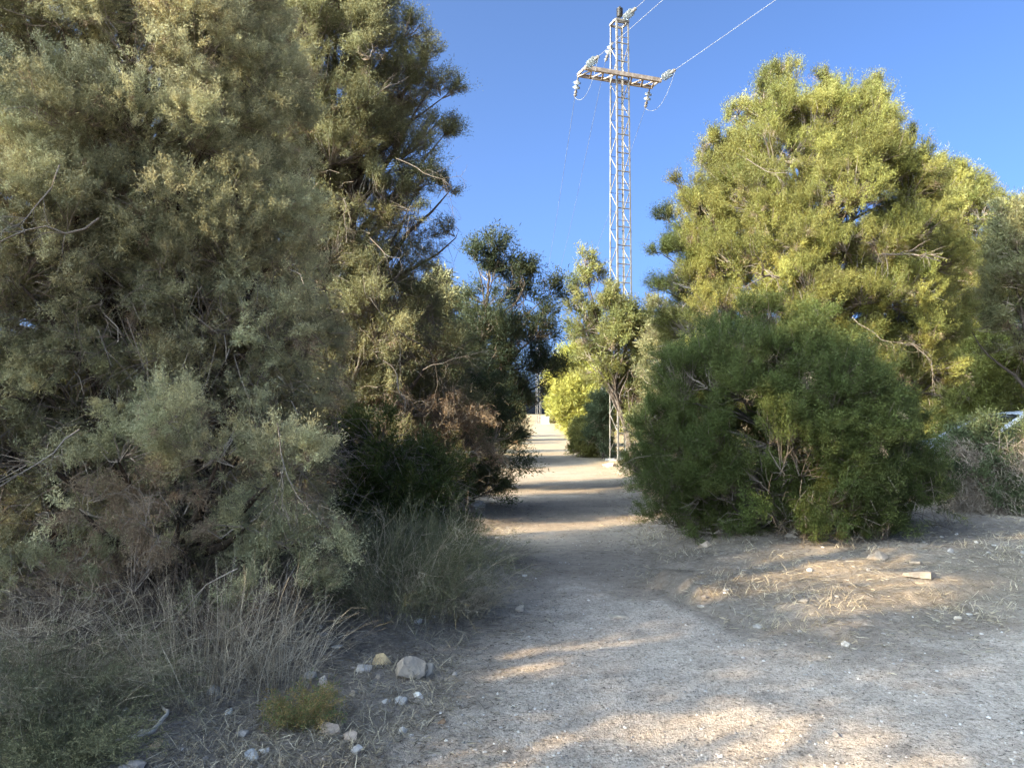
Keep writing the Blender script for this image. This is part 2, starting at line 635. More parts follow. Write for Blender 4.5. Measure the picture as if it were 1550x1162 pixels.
def grow(name, label, cat, rows, D, seed, lobes, lobe_r, plumes, n_sprig, slen, wid, pal, depth_k=0.9, gap=0.36, dead=0.05,
         dead_low=0.0, low_z=1.5, extra=(), trunk_r=0.14, base=None, twig_share=0.4, up=0.55, plume_len=(0.16, 0.32), mat=None,
         group=None, spread=0.75, bark=BARK, prof=None, shell=0.62, back=0.55, twig_r=0.004, dead_sticks=0, tall=1.2, tuft=9, tight=0.15, jit_c=0.16, sep=0.38, tone_v=0.18, twk=1.0):
    """a conifer: trunk and limbs, and a crown of plumes gathered in lobes that fill the outline"""
    r = np.random.default_rng(seed)
    mat = mat or M_LEAF
    prof = px_profile(rows, D) if prof is None else np.array(prof)
    z0, z1 = prof[0, 0], prof[-1, 0]
    lobes = int(lobes * 1.15)
    zs = np.linspace(z0, z1, 200)
    l, rr = profile_at(prof, zs)
    wts = (rr - l).clip(0.05) ** 1.0
    cen = []
    cand_z = r.choice(zs, lobes * 14, p=wts / wts.sum())
    for zc in cand_z:                                        # spread the lobes out: best of the free candidates
        if len(cen) >= lobes:
            break
        a, b = profile_at(prof, zc)
        rx = (b - a) / 2
        lr = lobe_r * r.uniform(0.65, 1.25) * min(1.0, 0.35 + rx / (2.2 * lobe_r))
        phi = r.uniform(0, 2 * math.pi)
        rho = r.uniform(shell, 1.0) ** 0.6
        ex = max(0.0, rx - lr * 0.8)
        c = np.array([(a + b) / 2 + ex * rho * math.cos(phi), D + max(0.05, rx * depth_k - lr * 0.8) * rho * math.sin(phi), zc, lr])
        if any(np.linalg.norm(c[:3] - o[:3]) < sep * (c[3] + o[3]) for o in cen):
            continue
        cen.append(c)
    for (px, py, dd, er) in extra:
        q = P(px, py, D + dd)
        cen.append(np.array([q[0], q[1], q[2], er]))
    n_free = len(cen) - len(extra)
    cen = np.array(cen)
    if base is None:
        bx = (profile_at(prof, z0 + 0.3)[0] + profile_at(prof, z0 + 0.3)[1]) / 2
        base = (bx, D)
    base = np.array([base[0], base[1], gz1(base[0], base[1])])
    print(name, 'lobes', len(cen))
    root = thing(name, label, cat, base, group)
    # trunk and limbs
    top = np.array([(profile_at(prof, z1)[0] + profile_at(prof, z1)[1]) / 2, D, z1 - 0.25])
    wood = Soup()
    k = 9
    tt = np.linspace(0, 1, k)[:, None]
    trunk = base + (top - base) * tt + r.normal(size=(k, 3)) * 0.05 * (top[2] - base[2]) * np.array([0.35, 0.35, 0.0]) * np.sin(tt * math.pi)
    trunk[0] = base - np.array([0, 0, 0.12])
    wood.add(*tube(trunk, trunk_r * (1 - 0.86 * tt[:, 0]), 8), c=bark)
    paths, rads = [], []
    for c in cen:
        f = np.clip((c[2] - base[2]) / (top[2] - base[2]) - r.uniform(0.12, 0.3), 0.03, 0.9)
        s = np.array([np.interp(f, tt[:, 0], trunk[:, j]) for j in range(3)])
        e = c[:3]
        m1 = s + (e - s) * 0.35 + np.array([0, 0, 0.05]) + r.normal(size=3) * 0.06
        m2 = s + (e - s) * 0.7 + np.array([0, 0, -0.02]) + r.normal(size=3) * 0.07
        u = np.linspace(0, 1, 7)[:, None]
        pth = s * (1 - u) ** 3 + 3 * m1 * u * (1 - u) ** 2 + 3 * m2 * u ** 2 * (1 - u) + e * u ** 3
        pth[1:-1] += r.normal(size=(5, 3)) * 0.02
        paths.append(pth)
        r0 = trunk_r * (1 - 0.8 * f) * 0.45
        rads.append(np.linspace(r0, 0.008, 7))
    wood.add(*tubes(np.array(paths), np.array(rads), 6), c=bark)
    # crown
    crown = Soup()
    B, DR, LN, CL, DEAD, TW = [], [], [], [], [], []
    for ic, c in enumerate(cen):
        gp = gap if ic < n_free else 0.28
        front = 1.0 if c[1] <= D + 0.15 else back
        n = max(6, int(plumes * DENS * (c[3] / lobe_r) ** 2 * front))
        per = tuft
        ns = max(4, n // per)
        sd_ = rand_dir(ns, r)
        ext = c[3] * np.array([1.0, 1.0, tall])
        low_ = sd_[:, 2] < -0.3
        sd_[low_, 2] *= -0.6
        sd_ = norm(sd_)
        lump = 0.70 + 0.6 * vnoise(c[:3] + sd_ * c[3], 2.6 / max(c[3], 0.2), seed)[:, None]
        sp = c[:3] + sd_ * (0.45 + 0.55 * r.random((ns, 1)) ** 0.5) * ext * lump
        g = fbm(sp, 1.0 / max(lobe_r * 1.5, 0.15), seed * 3.1, 2)
        keep = (g > gp + r.normal(size=ns) * 0.05) & (sp[:, 2] > gz1(c[0], c[1]) + 0.06)
        sp, sd_ = sp[keep], sd_[keep]
        ns = len(sp)
        if ns == 0:
            continue
        tone = pick(pal, 1, r)
        tv = r.uniform(1 - tone_v, 1 + tone_v)
        st_ = (pick(pal, ns, r) * 0.65 + tone * 0.35) * r.uniform(0.72, 1.28, (ns, 1)) * tv
        pos = np.repeat(sp, per, 0)
        d = np.repeat(sd_, per, 0)
        m = len(pos)
        jit = r.normal(size=(m, 3))
        pos = pos + jit * tight * c[3]
        pos[:, 2] = np.maximum(pos[:, 2], gz1(c[0], c[1]) + 0.03)
        dr = norm(d * 0.75 + norm(jit) * 0.55 + np.array([0, 0, up]) + r.normal(size=(m, 3)) * 0.28)
        B.append(pos)
        DR.append(dr)
        LN.append(r.uniform(*plume_len, size=m))
        cc = np.repeat(st_, per, 0) * 0.8 + pick(pal, m, r) * 0.2
        pd = dead + dead_low * np.clip((low_z - pos[:, 2]) / low_z * 2, 0, 1)
        isd = (r.random(m) < pd * 0.35) | (vnoise(pos, 1.9, seed + 40) < pd * 1.6)
        cc = np.where(isd[:, None], pick(PAL_DEAD, m, r), cc)
        CL.append(cc)
        DEAD.append(isd)
        TW.append(np.tile(c[:3], (m, 1)))
    B, DR, LN, CL, DEAD, TW = [np.concatenate(a) for a in (B, DR, LN, CL, DEAD, TW)]
    sprigs(crown, B[~DEAD], DR[~DEAD], LN[~DEAD], CL[~DEAD], n_sprig, slen, wid, spread, r=r, jit=jit_c)
    dn = DR[DEAD] * np.array([1, 1, 0.2]) + np.array([0, 0, -0.5])
    sprigs(crown, B[DEAD], norm(dn), LN[DEAD], CL[DEAD], max(8, n_sprig // 2), slen * 1.4, wid * 0.7, spread * 0.8, r=r)
    co = crown.build("crown", mat, root)
    tw = Soup()
    pickm = r.random(len(B)) < twig_share
    s, e = TW[pickm], B[pickm] + DR[pickm] * (LN[pickm] * 0.5)[:, None]
    s = s + (e - s) * r.uniform(0, 0.5, (len(s), 1))
    mdl = (s + e) / 2 + r.normal(size=s.shape) * 0.04 - np.array([0, 0, 0.02])
    if len(s):
        pth = np.stack([s, mdl, e], 1)
        rd = np.tile(np.array([1.7, 1.1, 0.5]) * twig_r, (len(s), 1))
        v, f = tubes(pth, rd, 3)
        tw.add(v, f, np.repeat(pick(PAL_TWIG, len(s), r) * twk, 6, 0))
    if dead_sticks:
        # dry bare twigs hanging inside and below the crown
        zz = z0 + (min(z1, low_z * 1.6) - z0) * r.random(dead_sticks) ** 1.2
        a, b = profile_at(prof, zz)
        ph = r.uniform(0, 2 * math.pi, dead_sticks)
        rh = r.random(dead_sticks) ** 0.45
        q = np.stack([(a + b) / 2 + (b - a) / 2 * rh * np.cos(ph), D + (b - a) / 2 * depth_k * rh * np.sin(ph), zz], 1)
        dd = norm(r.normal(size=(dead_sticks, 3)) * np.array([1, 1, 0.7]) + np.stack([np.cos(ph), np.sin(ph), -0.4 + 0 * ph], 1) * 0.7)
        L_ = r.uniform(0.08, 0.34, dead_sticks)[:, None]
        bend = r.normal(size=(dead_sticks, 3)) * 0.06
        pth = np.stack([q, q + dd * L_ * 0.5 + bend, q + dd * L_ + bend * 1.5 - np.array([0, 0, 0.05])], 1)
        pth[..., 2] = np.maximum(pth[..., 2], 0.03)
        rd = r.uniform(0.0012, 0.0034, (dead_sticks, 1)) * np.array([1.3, 1.0, 0.5])
        v, f = tubes(pth, rd, 3)
        tw.add(v, f, np.repeat(pick(PAL_TWIG, dead_sticks, r) * twk * r.uniform(0.5, 1.1, (dead_sticks, 1)), 6, 0))
    if tw.n:
        tw.build("twigs", M_TWIG, root)
    wood.build("trunk", M_BARK, root, smooth=True)
    return root


def branch_paths(start, d, length, r0, depth, r, droop=0.25, out=None):
    """a bare branch that forks: list of (points, radii)"""
    if out is None:
        out = []
    k = 7
    pts, p, dd = [np.array(start, float)], np.array(start, float), norm(np.array(d, float))
    for i in range(k - 1):
        dd = norm(dd + r.normal(size=3) * 0.24 + np.array([0, 0, -droop * 0.12]))
        p = p + dd * length / (k - 1)
        pts.append(p.copy())
    out.append((np.array(pts), np.linspace(r0, r0 * 0.35, k)))
    if depth > 0:
        for j in range(r.integers(4, 7)):
            i = r.integers(2, k)
            nd = norm(norm(pts[min(i, k - 1)] - pts[i - 1]) + rand_dir(1, r)[0] * 0.75)
            branch_paths(pts[i], nd, length * r.uniform(0.3, 0.6), r0 * 0.42, depth - 1, r, droop, out)
    return out


def dead_branch(parent, start, d, length, r0, seed, col=(0.24, 0.20, 0.155), depth=2, label=None):
    r = np.random.default_rng(seed)
    pp = branch_paths(start, d, length, r0 * 0.7, depth, r)
    s = Soup()
    P_ = np.array([a for a, b in pp])
    R_ = np.array([b for a, b in pp]).clip(0.0011)
    v, f = tubes(P_, R_, 4)
    s.add(v, f, np.repeat(np.array(col) * r.uniform(0.75, 1.2, (len(pp), 1)), 24, 0))
    o = s.build("dead_branch", M_TWIG, parent, smooth=True)
    if label:
        o['label'] = label
    return o


def wisp(name, label, cat, px, py, D, h, spread_r, stems, seed, col, leaf=None, n_leaf=0, group=None, lean=(0, 0), r_stem=0.002, arch=0.3,
         wander=0.02, tipfork=0, leaf_len=0.02, leaf_w=0.004, base_r=0.12):
    """a shrub of thin stems fanning out of one root, bare or with fine leaves"""
    r = np.random.default_rng(seed)
    q = P(px, py, D)
    b = np.array([q[0], q[1], gz1(q[0], q[1])])
    root = thing(name, label, cat, b, group)
    N = stems
    ph = r.uniform(0, 2 * math.pi, N)
    rad = spread_r * r.random(N) ** 0.6
    hh = h * r.uniform(0.45, 1.05, N) * (1 - 0.35 * rad / spread_r)
    st = b + np.stack([np.cos(ph) * base_r * r.random(N), np.sin(ph) * base_r * r.random(N), np.full(N, -0.02)], 1)
    K = 6
    u = np.linspace(0, 1, K)
    dx = np.cos(ph) * rad + lean[0]
    dy = np.sin(ph) * rad + lean[1]
    pth = np.zeros((N, K, 3))
    pth[..., 0] = st[:, None, 0] + dx[:, None] * (u ** 1.25)[None]
    pth[..., 1] = st[:, None, 1] + dy[:, None] * (u ** 1.25)[None]
    pth[..., 2] = st[:, None, 2] + hh[:, None] * ((1 + arch) * u - arch * u ** 2 * 1.4)[None]
    pth[:, 1:] += np.cumsum(r.normal(size=(N, K - 1, 3)) * wander * h, 1)
    pth[..., 2] = np.maximum(pth[..., 2], b[2] - 0.03)
    rd = r_stem * r.uniform(0.6, 1.4, (N, 1)) * np.linspace(1.2, 0.45, K)
    s = Soup()
    cols = np.array(col)
    v, f = tubes(pth, rd, 3)
    cc = pick(cols, N, r)
    s.add(v, f, np.repeat(cc, (K - 1) * 3, 0))
    if tipfork:
        M = N * tipfork
        i = r.integers(0, N, M)
        k = r.integers(1, K - 1, M)
        a = pth[i, k]
        dd = norm(norm(pth[i, k + 1] - pth[i, k]) + r.normal(size=(M, 3)) * 0.6)
        L_ = h * r.uniform(0.1, 0.32, (M, 1))
        p2 = np.stack([a, a + dd * L_ * 0.5 + r.normal(size=(M, 3)) * 0.012, a + dd * L_ + r.normal(size=(M, 3)) * 0.02], 1)
        p2[..., 2] = np.maximum(p2[..., 2], b[2] - 0.02)
        v, f = tubes(p2, np.tile(np.array([0.75, 0.6, 0.35]) * r_stem, (M, 1)), 3)
        s.add(v, f, np.repeat(cc[i], 6, 0))
        pool = p2
    else:
        pool = pth
    s.build("stems", M_TWIG, root)
    if leaf is not None and n_leaf:
        lf = Soup()
        i = r.integers(0, len(pool), n_leaf)
        K2 = pool.shape[1]
        k = r.integers(0, K2 - 1, n_leaf)
        w = r.random((n_leaf, 1))
        a = pool[i, k] * (1 - w) + pool[i, k + 1] * w
        dd = norm(norm(pool[i, k + 1] - pool[i, k]) * 0.6 + r.normal(size=(n_leaf, 3)) * 0.7 + np.array([0, 0, 0.2]))
        sprigs(lf, a, dd, np.full(n_leaf, leaf_len * 1.2), pick(np.array(leaf), n_leaf, r), 3, leaf_len, leaf_w, 0.7, r=r)
        lf.build("leaves", M_LEAF, root)
    return root


# ------------------------------------------------------------------ ground and path
def build_ground():
    def axis(lo, hi, step, far_lo, far_hi, grow_):
        a = list(np.arange(lo, hi + 1e-6, step))
        s, x = step, hi
        while x < far_hi:
            s *= grow_
            x += s
            a.append(x)
        s, x, pre = step, lo, []
        while x > far_lo:
            s *= grow_
            x -= s
            pre.append(x)
        return np.array(pre[::-1] + a)
    xs = axis(-3.2, 5.2, 0.03, -600, 600, 1.09)
    ys = axis(2.6, 9.5, 0.026, -60, 900, 1.035)
    X, Y = np.meshgrid(xs, ys)
    Z = gz(X, Y)
    m = path_mask(X, Y)
    nx, ny = len(xs), len(ys)
    V = np.stack([X.ravel(), Y.ravel(), Z.ravel()], 1)
    i, j = np.meshgrid(np.arange(nx - 1), np.arange(ny - 1))
    F = np.stack([j * nx + i, j * nx + i + 1, (j + 1) * nx + i + 1, (j + 1) * nx + i], -1).reshape(-1, 4)
    mf = m.ravel()[F].mean(1)
    straw = np.clip((Y - 13) / 14.0, 0, 1) + 0.5 * np.clip((-3.0 - X) / 3.0, 0, 1)
    straw = np.maximum(straw, 0.22 * np.exp(-(((X - 4.2) / 2.4) ** 2 + ((Y - 7.0) / 1.3) ** 2)))
    straw = np.clip(straw, 0, 1).ravel()
    dirt = np.clip((Y - 6.2) / 1.6, 0, 1) * 0.8 + np.clip((Y - 12) / 8, 0, 1) * 0.6 + 0.30 * np.clip((2.0 - m) / 2.0, 0, 1) * np.clip((8.5 - Y) / 2, 0, 1) * np.clip((X - 0.2) / 1.6, 0, 1) + 0.25 * np.clip(1 - m / 0.6, 0, 1)
    dirt = dirt.ravel()
    for name, sel in (("path", mf > 0), ("ground", mf <= 0)):
        f = F[sel]
        used = np.unique(f)
        remap = np.full(len(V), -1)
        remap[used] = np.arange(len(used))
        s = Soup()
        s.add(V[used], remap[f])
        o = s.build(name, M_GROUND, None, smooth=True)
        for an, arr in (("path", m.ravel()), ("straw", straw), ("dirt", dirt)):
            at = o.data.attributes.new(an, 'FLOAT', 'POINT')
            at.data.foreach_set('value', arr[used].astype(np.float32))
        tag(o, None, None, kind="structure")


build_ground()


def scatter_xy(n, d0, d1, r, k=1.5, wide=0.85):
    """points thinning out with the distance from where one stands"""
    u = r.random(n)
    a = 1 - k
    D = (d0 ** a + u * (d1 ** a - d0 ** a)) ** (1 / a)
    x = r.uniform(-1, 1, n) * (D * wide + 0.6)
    return x, D


ICO_V = None


def ico():
    import bmesh
    bm = bmesh.new()
    bmesh.ops.create_icosphere(bm, subdivisions=1, radius=1.0)
    v = np.array([q.co[:] for q in bm.verts])
    f = np.array([[q.index for q in g.verts] for g in bm.faces])
    bm.free()
    return v, f


ICO_V, ICO_F = ico()


def pebbles(name, label, n, d0, d1, size, seed, on_path, cols, k=1.7):
    r = np.random.default_rng(seed)
    x, y = scatter_xy(n, d0, d1, r, k)
    m = path_mask(x, y)
    keep = (m > 0.02) if on_path else (m < 0.1)
    x, y = x[keep], y[keep]
    N = len(x)
    s = size[0] + (size[1] - size[0]) * r.random(N) ** 4
    sc = s[:, None] * r.uniform(0.6, 1.2, (N, 3)) * np.array([1, 1, 0.62])
    v = ICO_V[None] * (1 + r.normal(size=(N, len(ICO_V), 1)) * 0.16)
    v = v * sc[:, None]
    an = r.uniform(0, 6.28, N)
    c, q = np.cos(an)[:, None], np.sin(an)[:, None]
    vx, vy = v[..., 0] * c - v[..., 1] * q, v[..., 0] * q + v[..., 1] * c
    z = gz(x, y)
    v = np.stack([vx + x[:, None], vy + y[:, None], v[..., 2] + (z + s * 0.18)[:, None]], -1)
    f = (ICO_F[None] + (np.arange(N) * len(ICO_V))[:, None, None]).reshape(-1, 3)
    so = Soup()
    so.add(v.reshape(-1, 3), f, np.repeat(pick(np.array(cols), N, r) * r.uniform(0.75, 1.15, (N, 1)), len(ICO_F), 0))
    o = so.build(name, M_ROCK)
    return tag(o, label, "gravel", kind="stuff")


def litter(name, label, cat, n, d0, d1, seed, cond, length, width, cols, k=1.6, lift=0.3, blades=False):
    r = np.random.default_rng(seed)
    x, y = scatter_xy(n, d0, d1, r, k)
    keep = cond(x, y, r)
    x, y = x[keep], y[keep]
    N = len(x)
    L_ = r.uniform(*length, N)
    W_ = width * r.uniform(0.6, 1.4, N) * (1 + 0.08 * (y - 3).clip(0, 25))
    an = r.uniform(0, 6.28, N)
    p = np.stack([x, y, gz(x, y) + 0.004], 1)
    if blades:
        d = norm(np.stack([np.cos(an) * 0.55, np.sin(an) * 0.55, r.uniform(0.25, 1.0, N)], 1))
    else:
        d = norm(np.stack([np.cos(an), np.sin(an), r.random(N) ** 3 * lift], 1))
    sd = norm(np.cross(d, r.normal(size=(N, 3)) + np.array([0, 0, 0.4]))) * (W_ / 2)[:, None]
    mid = p + d * (L_ * 0.55)[:, None] + r.normal(size=(N, 3)) * (L_ * 0.08)[:, None] * np.array([1, 1, 0.3])
    tip = p + d * L_[:, None] + (np.array([0, 0, -0.35]) * L_[:, None] if blades else 0) * r.random((N, 1))
    mid[:, 2] = np.maximum(mid[:, 2], p[:, 2])
    tip[:, 2] = np.maximum(tip[:, 2], p[:, 2] - 0.002)
    v = np.stack([p - sd, p + sd, mid + sd * 0.8, mid - sd * 0.8, tip], 1).reshape(-1, 3)
    i = np.arange(N)[:, None] * 5
    so = Soup()
    c = pick(np.array(cols), N, r) * r.uniform(0.7, 1.2, (N, 1))
    so.add(v, i + np.array([0, 1, 2, 3]), c)
    so.add(np.zeros((1, 3)) + v[:1], np.array([[0, 0, 0]])[:0])
    so.f.append(i + np.array([3, 2, 4]))
    so.c.append(c)
    o = so.build(name, M_TWIG)
    return tag(o, label, cat, kind="stuff")


LIME = [[.52, .47, .40], [.40, .355, .30], [.60, .55, .48], [.30, .26, .22], [.22, .19, .16]]
STRAW = [[.40, .33, .21], [.30, .245, .16], [.50, .43, .30], [.22, .18, .125]]
DARKL = [[.10, .08, .06], [.16, .125, .09], [.26, .21, .15], [.07, .055, .042]]
pebbles("gravel", "small pale limestone gravel strewn over the path", 16000, 2.9, 16, (0.002, 0.012), 3, True, LIME)
pebbles("verge_stones", "loose pale stones lying in the litter of the verges", 900, 3.0, 14, (0.006, 0.045), 4, False, LIME)
litter("path_twigs", "dark bits of twig and needle litter on the gravel path", "litter", 60000, 2.9, 14, 5,
       lambda x, y, r: (path_mask(x, y) > 0) & (r.random(len(x)) < 0.25 + 0.7 * np.exp(-path_mask(x, y) / 0.35)), (0.008, 0.035), 0.0036, DARKL, lift=0.1)
litter("leaf_litter", "grey straw and twig litter covering the verges", "litter", 120000, 2.9, 16, 6,
       lambda x, y, r: (path_mask(x, y) < r.random(len(x)) ** 2 * 0.7) & (x > -4.5) & (x < 9), (0.02, 0.10), 0.0030, STRAW + DARKL + [[.30, .27, .23], [.2, .18, .155]], lift=0.5)


def grass_cond(x, y, r):
    m = path_mask(x, y)
    n = fbm(p3(x, y), 1.6, 31.0)
    return (m < 0.0) & (n > 0.5) & (x > -2.6)


litter("dry_grass", "short dry straw coloured grass on the verges", "grass", 60000, 3.2, 28, 7, grass_cond, (0.03, 0.13), 0.0032, STRAW, k=1.4, blades=True)


# ------------------------------------------------------------------ rocks
def rock(label, px, py, D, w, h, seed, col=(.56, .52, .46), name="rock", flat=1.0, rz=0.0, sink=0.42, group=None):
    import bmesh
    r = np.random.default_rng(seed)
    bm = bmesh.new()
    bmesh.ops.create_icosphere(bm, subdivisions=4, radius=1.0)
    v = np.array([q.co[:] for q in bm.verts])
    f = np.array([[q.index for q in g.verts] for g in bm.faces])
    bm.free()
    for k in range(16):
        n = rand_dir(1, r)[0]
        dd = v @ n
        t = r.uniform(0.42, 0.8)
        over = (dd - t).clip(0)
        v = v - over[:, None] * n * 0.995
    v = v * (1 + 0.22 * (fbm(v + seed, 2.2, 3.0) - 0.5) + 0.07 * (fbm(v + seed, 9.0, 3.0) - 0.5))[:, None]
    v = v / np.abs(v).max(0)
    v = v * np.array([w / 2, w / 2 * flat * r.uniform(0.7, 1.0), h * 0.62])
    c, s = math.cos(rz), math.sin(rz)
    v = np.stack([v[:, 0] * c - v[:, 1] * s, v[:, 0] * s + v[:, 1] * c, v[:, 2]], 1)
    q = P(px, py, D)
    o = np.array([q[0], q[1], gz1(q[0], q[1]) + h * (0.5 - sink)])
    so = Soup()
    so.add(v + o, f, np.array(col) * np.array([0.88, 0.80, 0.70]))
    ob = so.build(name, M_ROCK, None, smooth=False, origin=o)
    return tag(ob, label, "rock", group)


def gd(py):
    """distance along the ground that the photograph shows at row py"""
    return CAM_H * F_PX / (py - 625.0)


def grock(label, px, py, wpx, hpx, seed, **kw):
    D = gd(py)
    return rock(label, px, py, D, wpx * D / F_PX, hpx * D / F_PX, seed, **kw)


WHITE = (.38, .345, .295)
grock("big white block of limestone under the wispy green shrub", 615, 1026, 56, 40, 21, col=WHITE)
grock("ochre flat stone at the left end of the big white block", 577, 1012, 34, 22, 22, col=(.56, .45, .28))
grock("low grey stone leaning on the right of the big white block", 648, 1018, 30, 26, 23, col=(.42, .39, .34))
grock("pale stone in grass left of the big white block", 548, 1030, 30, 18, 24, col=(.48, .46, .43))
grock("chip of white stone just below the pale stone in the grass", 574, 1037, 12, 8, 25, col=WHITE)
grock("small white stone on bare litter below the big block", 537, 1056, 17, 12, 26, col=WHITE)
grock("upright pale stone half hidden behind the orange tipped sprig", 489, 1048, 18, 22, 27, col=(.56, .52, .47))
grock("rounded pinkish stone, right one of the pair below the sprig", 529, 1114, 24, 24, 28, col=(.56, .47, .39))
grock("jagged pinkish stone, left one of the pair below the sprig", 499, 1110, 34, 28, 29, col=(.50, .42, .35))
grock("bluish white stone alone in the foreground litter", 381, 1150, 25, 22, 30, col=(.54, .56, .56))
grock("pale stone at the foot of the dry grey stalks", 323, 1070, 28, 22, 31, col=(.48, .48, .46))
grock("small bluish stone between the stalks and the sprig", 346, 1098, 16, 11, 32, col=(.52, .54, .54))
grock("tan stone beside the bend of the bleached stick", 236, 1158, 20, 16, 33, col=(.50, .38, .26))
grock("small white stone above the bend of the bleached stick", 233, 1116, 9, 10, 34, col=WHITE)
grock("grey flat boulder under the front of the round bush", 1203, 838, 46, 18, 35, col=(.38, .35, .31), flat=0.8)
grock("pale wedge shaped slab on the mound right of the bush", 1330, 868, 34, 16, 36, col=(.33, .29, .24), flat=0.8, rz=0.3)
grock("long pale slab sunk in the mound below the wedge", 1398, 895, 56, 12, 37, col=(.30, .265, .22), flat=0.6, rz=-0.35, sink=0.3)
grock("small pale stone between the wedge and the long slab", 1388, 877, 22, 10, 38, col=(.32, .28, .23))
grock("white stone in the dark shade in front of the bush", 1214, 929, 20, 9, 39, col=WHITE)
grock("pinkish stone at the left foot of the round bush", 1068, 843, 26, 12, 40, col=(.52, .44, .36))
grock("pale stone standing in the middle of the left path edge", 788, 920, 16, 13, 41, col=(.54, .49, .42))
grock("flat pale stone set in the path behind the sunny patch", 936, 928, 34, 6, 42, col=(.34, .32, .28), flat=0.7, sink=0.38)
grock("grey blue stone under the dark shrub at the path", 724, 770, 22, 14, 43, col=(.42, .44, .45))
grock("brown stone lying flat on the gravel near the litter edge", 670, 1085, 15, 7, 44, col=(.27, .19, .13), sink=0.35)
grock("pale stone at the dirt edge far to the right", 1448, 938, 16, 8, 45, col=(.52, .47, .40))
grock("small stone sitting in the open gravel on the right", 1268, 1108, 15, 7, 46, col=(.30, .28, .26), sink=0.3)


# ------------------------------------------------------------------ left row of junipers
T1 = grow("juniper_tree", "large grey green juniper with brown dry lower branches filling the left side", "tree",
          [(-150, 60, 300), (-60, -60, 390), (30, -160, 425), (120, -210, 455), (220, -240, 480), (330, -255, 500), (450, -265, 510),
           (560, -265, 520), (680, -265, 520), (780, -250, 505), (860, -220, 480), (930, -160, 430)], 6.4, 101,
          240, 0.50, 150, 96, 0.032, 0.0050, PAL_NEAR, depth_k=0.60, gap=0.33, dead=0.10, dead_low=0.12, low_z=1.7, trunk_r=0.17,
          base=(-2.9, 6.5), twig_share=0.22, plume_len=(0.08, 0.19), dead_sticks=14000, twk=0.85, back=0.2, twig_r=0.0026, up=0.10, shell=0.8, spread=0.9, tuft=16, tight=0.12, tall=1.0, tone_v=0.32,
          extra=[(60, 270, -.8, .5), (20, 340, -1.0, .5), (90, 380, -1.0, .5), (30, 430, -1.2, .45), (20, 200, -.6, .5), (110, 200, -1.0, .45), (300, 960, -1.6, .25), (420, 900, -1.5, .3), (200, 900, -1.7, .3), (80, 880, -1.7, .3), (460, 820, -1.3, .35), (250, 640, -1.5, .3), (180, 700, -1.6, .3), (330, 700, -1.5, .32), (420, 720, -1.4, .32), (120, 770, -1.6, .28), (270, 790, -1.6, .28), (60, 700, -1.5, .3), (370, 800, -1.5, .28)])
for k, (px, py, dd, d, ln, r0) in enumerate([
        (90, 250, 5.0, (0.1, -0.3, -0.9), 0.6, 0.009), (60, 330, 5.2, (-0.6, -0.3, 0.35), 0.8, 0.016),
        (150, 330, 5.1, (-0.9, -0.2, -0.35), 0.7, 0.012), (235, 820, 4.3, (0.3, -0.3, 0.2), 0.5, 0.007),
        (420, 640, 4.8, (0.5, -0.3, -0.8), 0.6, 0.007), 
        (120, 650, 4.6, (-0.7, -0.3, -0.6), 0.6, 0.008), (360, 860, 4.4, (-0.8, -0.2, -0.4), 0.6, 0.006)]):
    dead_branch(T1, P(px, py, dd), d, ln, r0, 300 + k)

T3 = grow("juniper_tree", "tall juniper with sunlit top rising behind the large grey green one", "tree",
          [(-190, 430, 500), (-90, 360, 560), (0, 300, 585), (80, 260, 625), (150, 240, 660), (270, 230, 668), (340, 230, 680), (450, 235, 695),
           (560, 240, 715), (660, 250, 735), (740, 270, 740)], 11.4, 102,
          170, 0.52, 100, 75, 0.052, 0.0080, PAL_TALL, depth_k=0.68, gap=0.39, dead=0.05, dead_low=0.2, trunk_r=0.2, twig_share=0.5,
          plume_len=(0.14, 0.3), tall=1.3, tuft=12, tight=0.13, twk=0.6, shell=0.4, dead_sticks=7000, low_z=3.0, back=0.4, twig_r=0.005, base=(-2.6, 11.2),
          extra=[(668, 150, 0, .26), (640, 95, 0, .28), (672, 205, .2, .2), (575, 25, -.3, .34), (500, 10, -.5, .4), (680, 290, 0, .22), (690, 360, .3, .22),
                 (610, 60, -.2, .3), (655, 130, 0, .3), (530, 60, -1.0, .35), (560, 90, -1.2, .3), (500, 250, -1, .5), (490, 330, -1, .5), (520, 200, -.8, .45), (480, 150, -1, .5), (500, 400, -1, .5), (450, 60, -1, .5), (540, 320, -.8, .45)])
for k, (px, py, dd, d, ln, r0) in enumerate([
        (540, 165, 10.2, (0.7, -0.2, 0.5), 0.7, 0.026), (600, 240, 9.4, (0.6, -0.3, -0.3), 0.9, 0.010), (560, 360, 9.3, (0.6, -0.3, -0.5), 0.9, 0.012),
        (600, 500, 9.3, (0.9, -0.2, -0.25), 1.1, 0.012), (580, 545, 9.2, (0.8, -0.3, -0.4), 0.9, 0.013), (640, 560, 9.6, (0.9, -0.2, 0.1), 0.9, 0.010),
        (660, 690, 9.8, (0.9, -0.2, 0.1), 0.7, 0.008), (560, 450, 9.2, (0.5, -0.3, -0.7), 0.8, 0.009), (520, 300, 9.4, (0.3, -0.3, -0.9), 0.7, 0.009)]):
    dead_branch(T3, P(px, py, dd), d, ln, r0, 330 + k, col=(0.11, 0.09, 0.07))

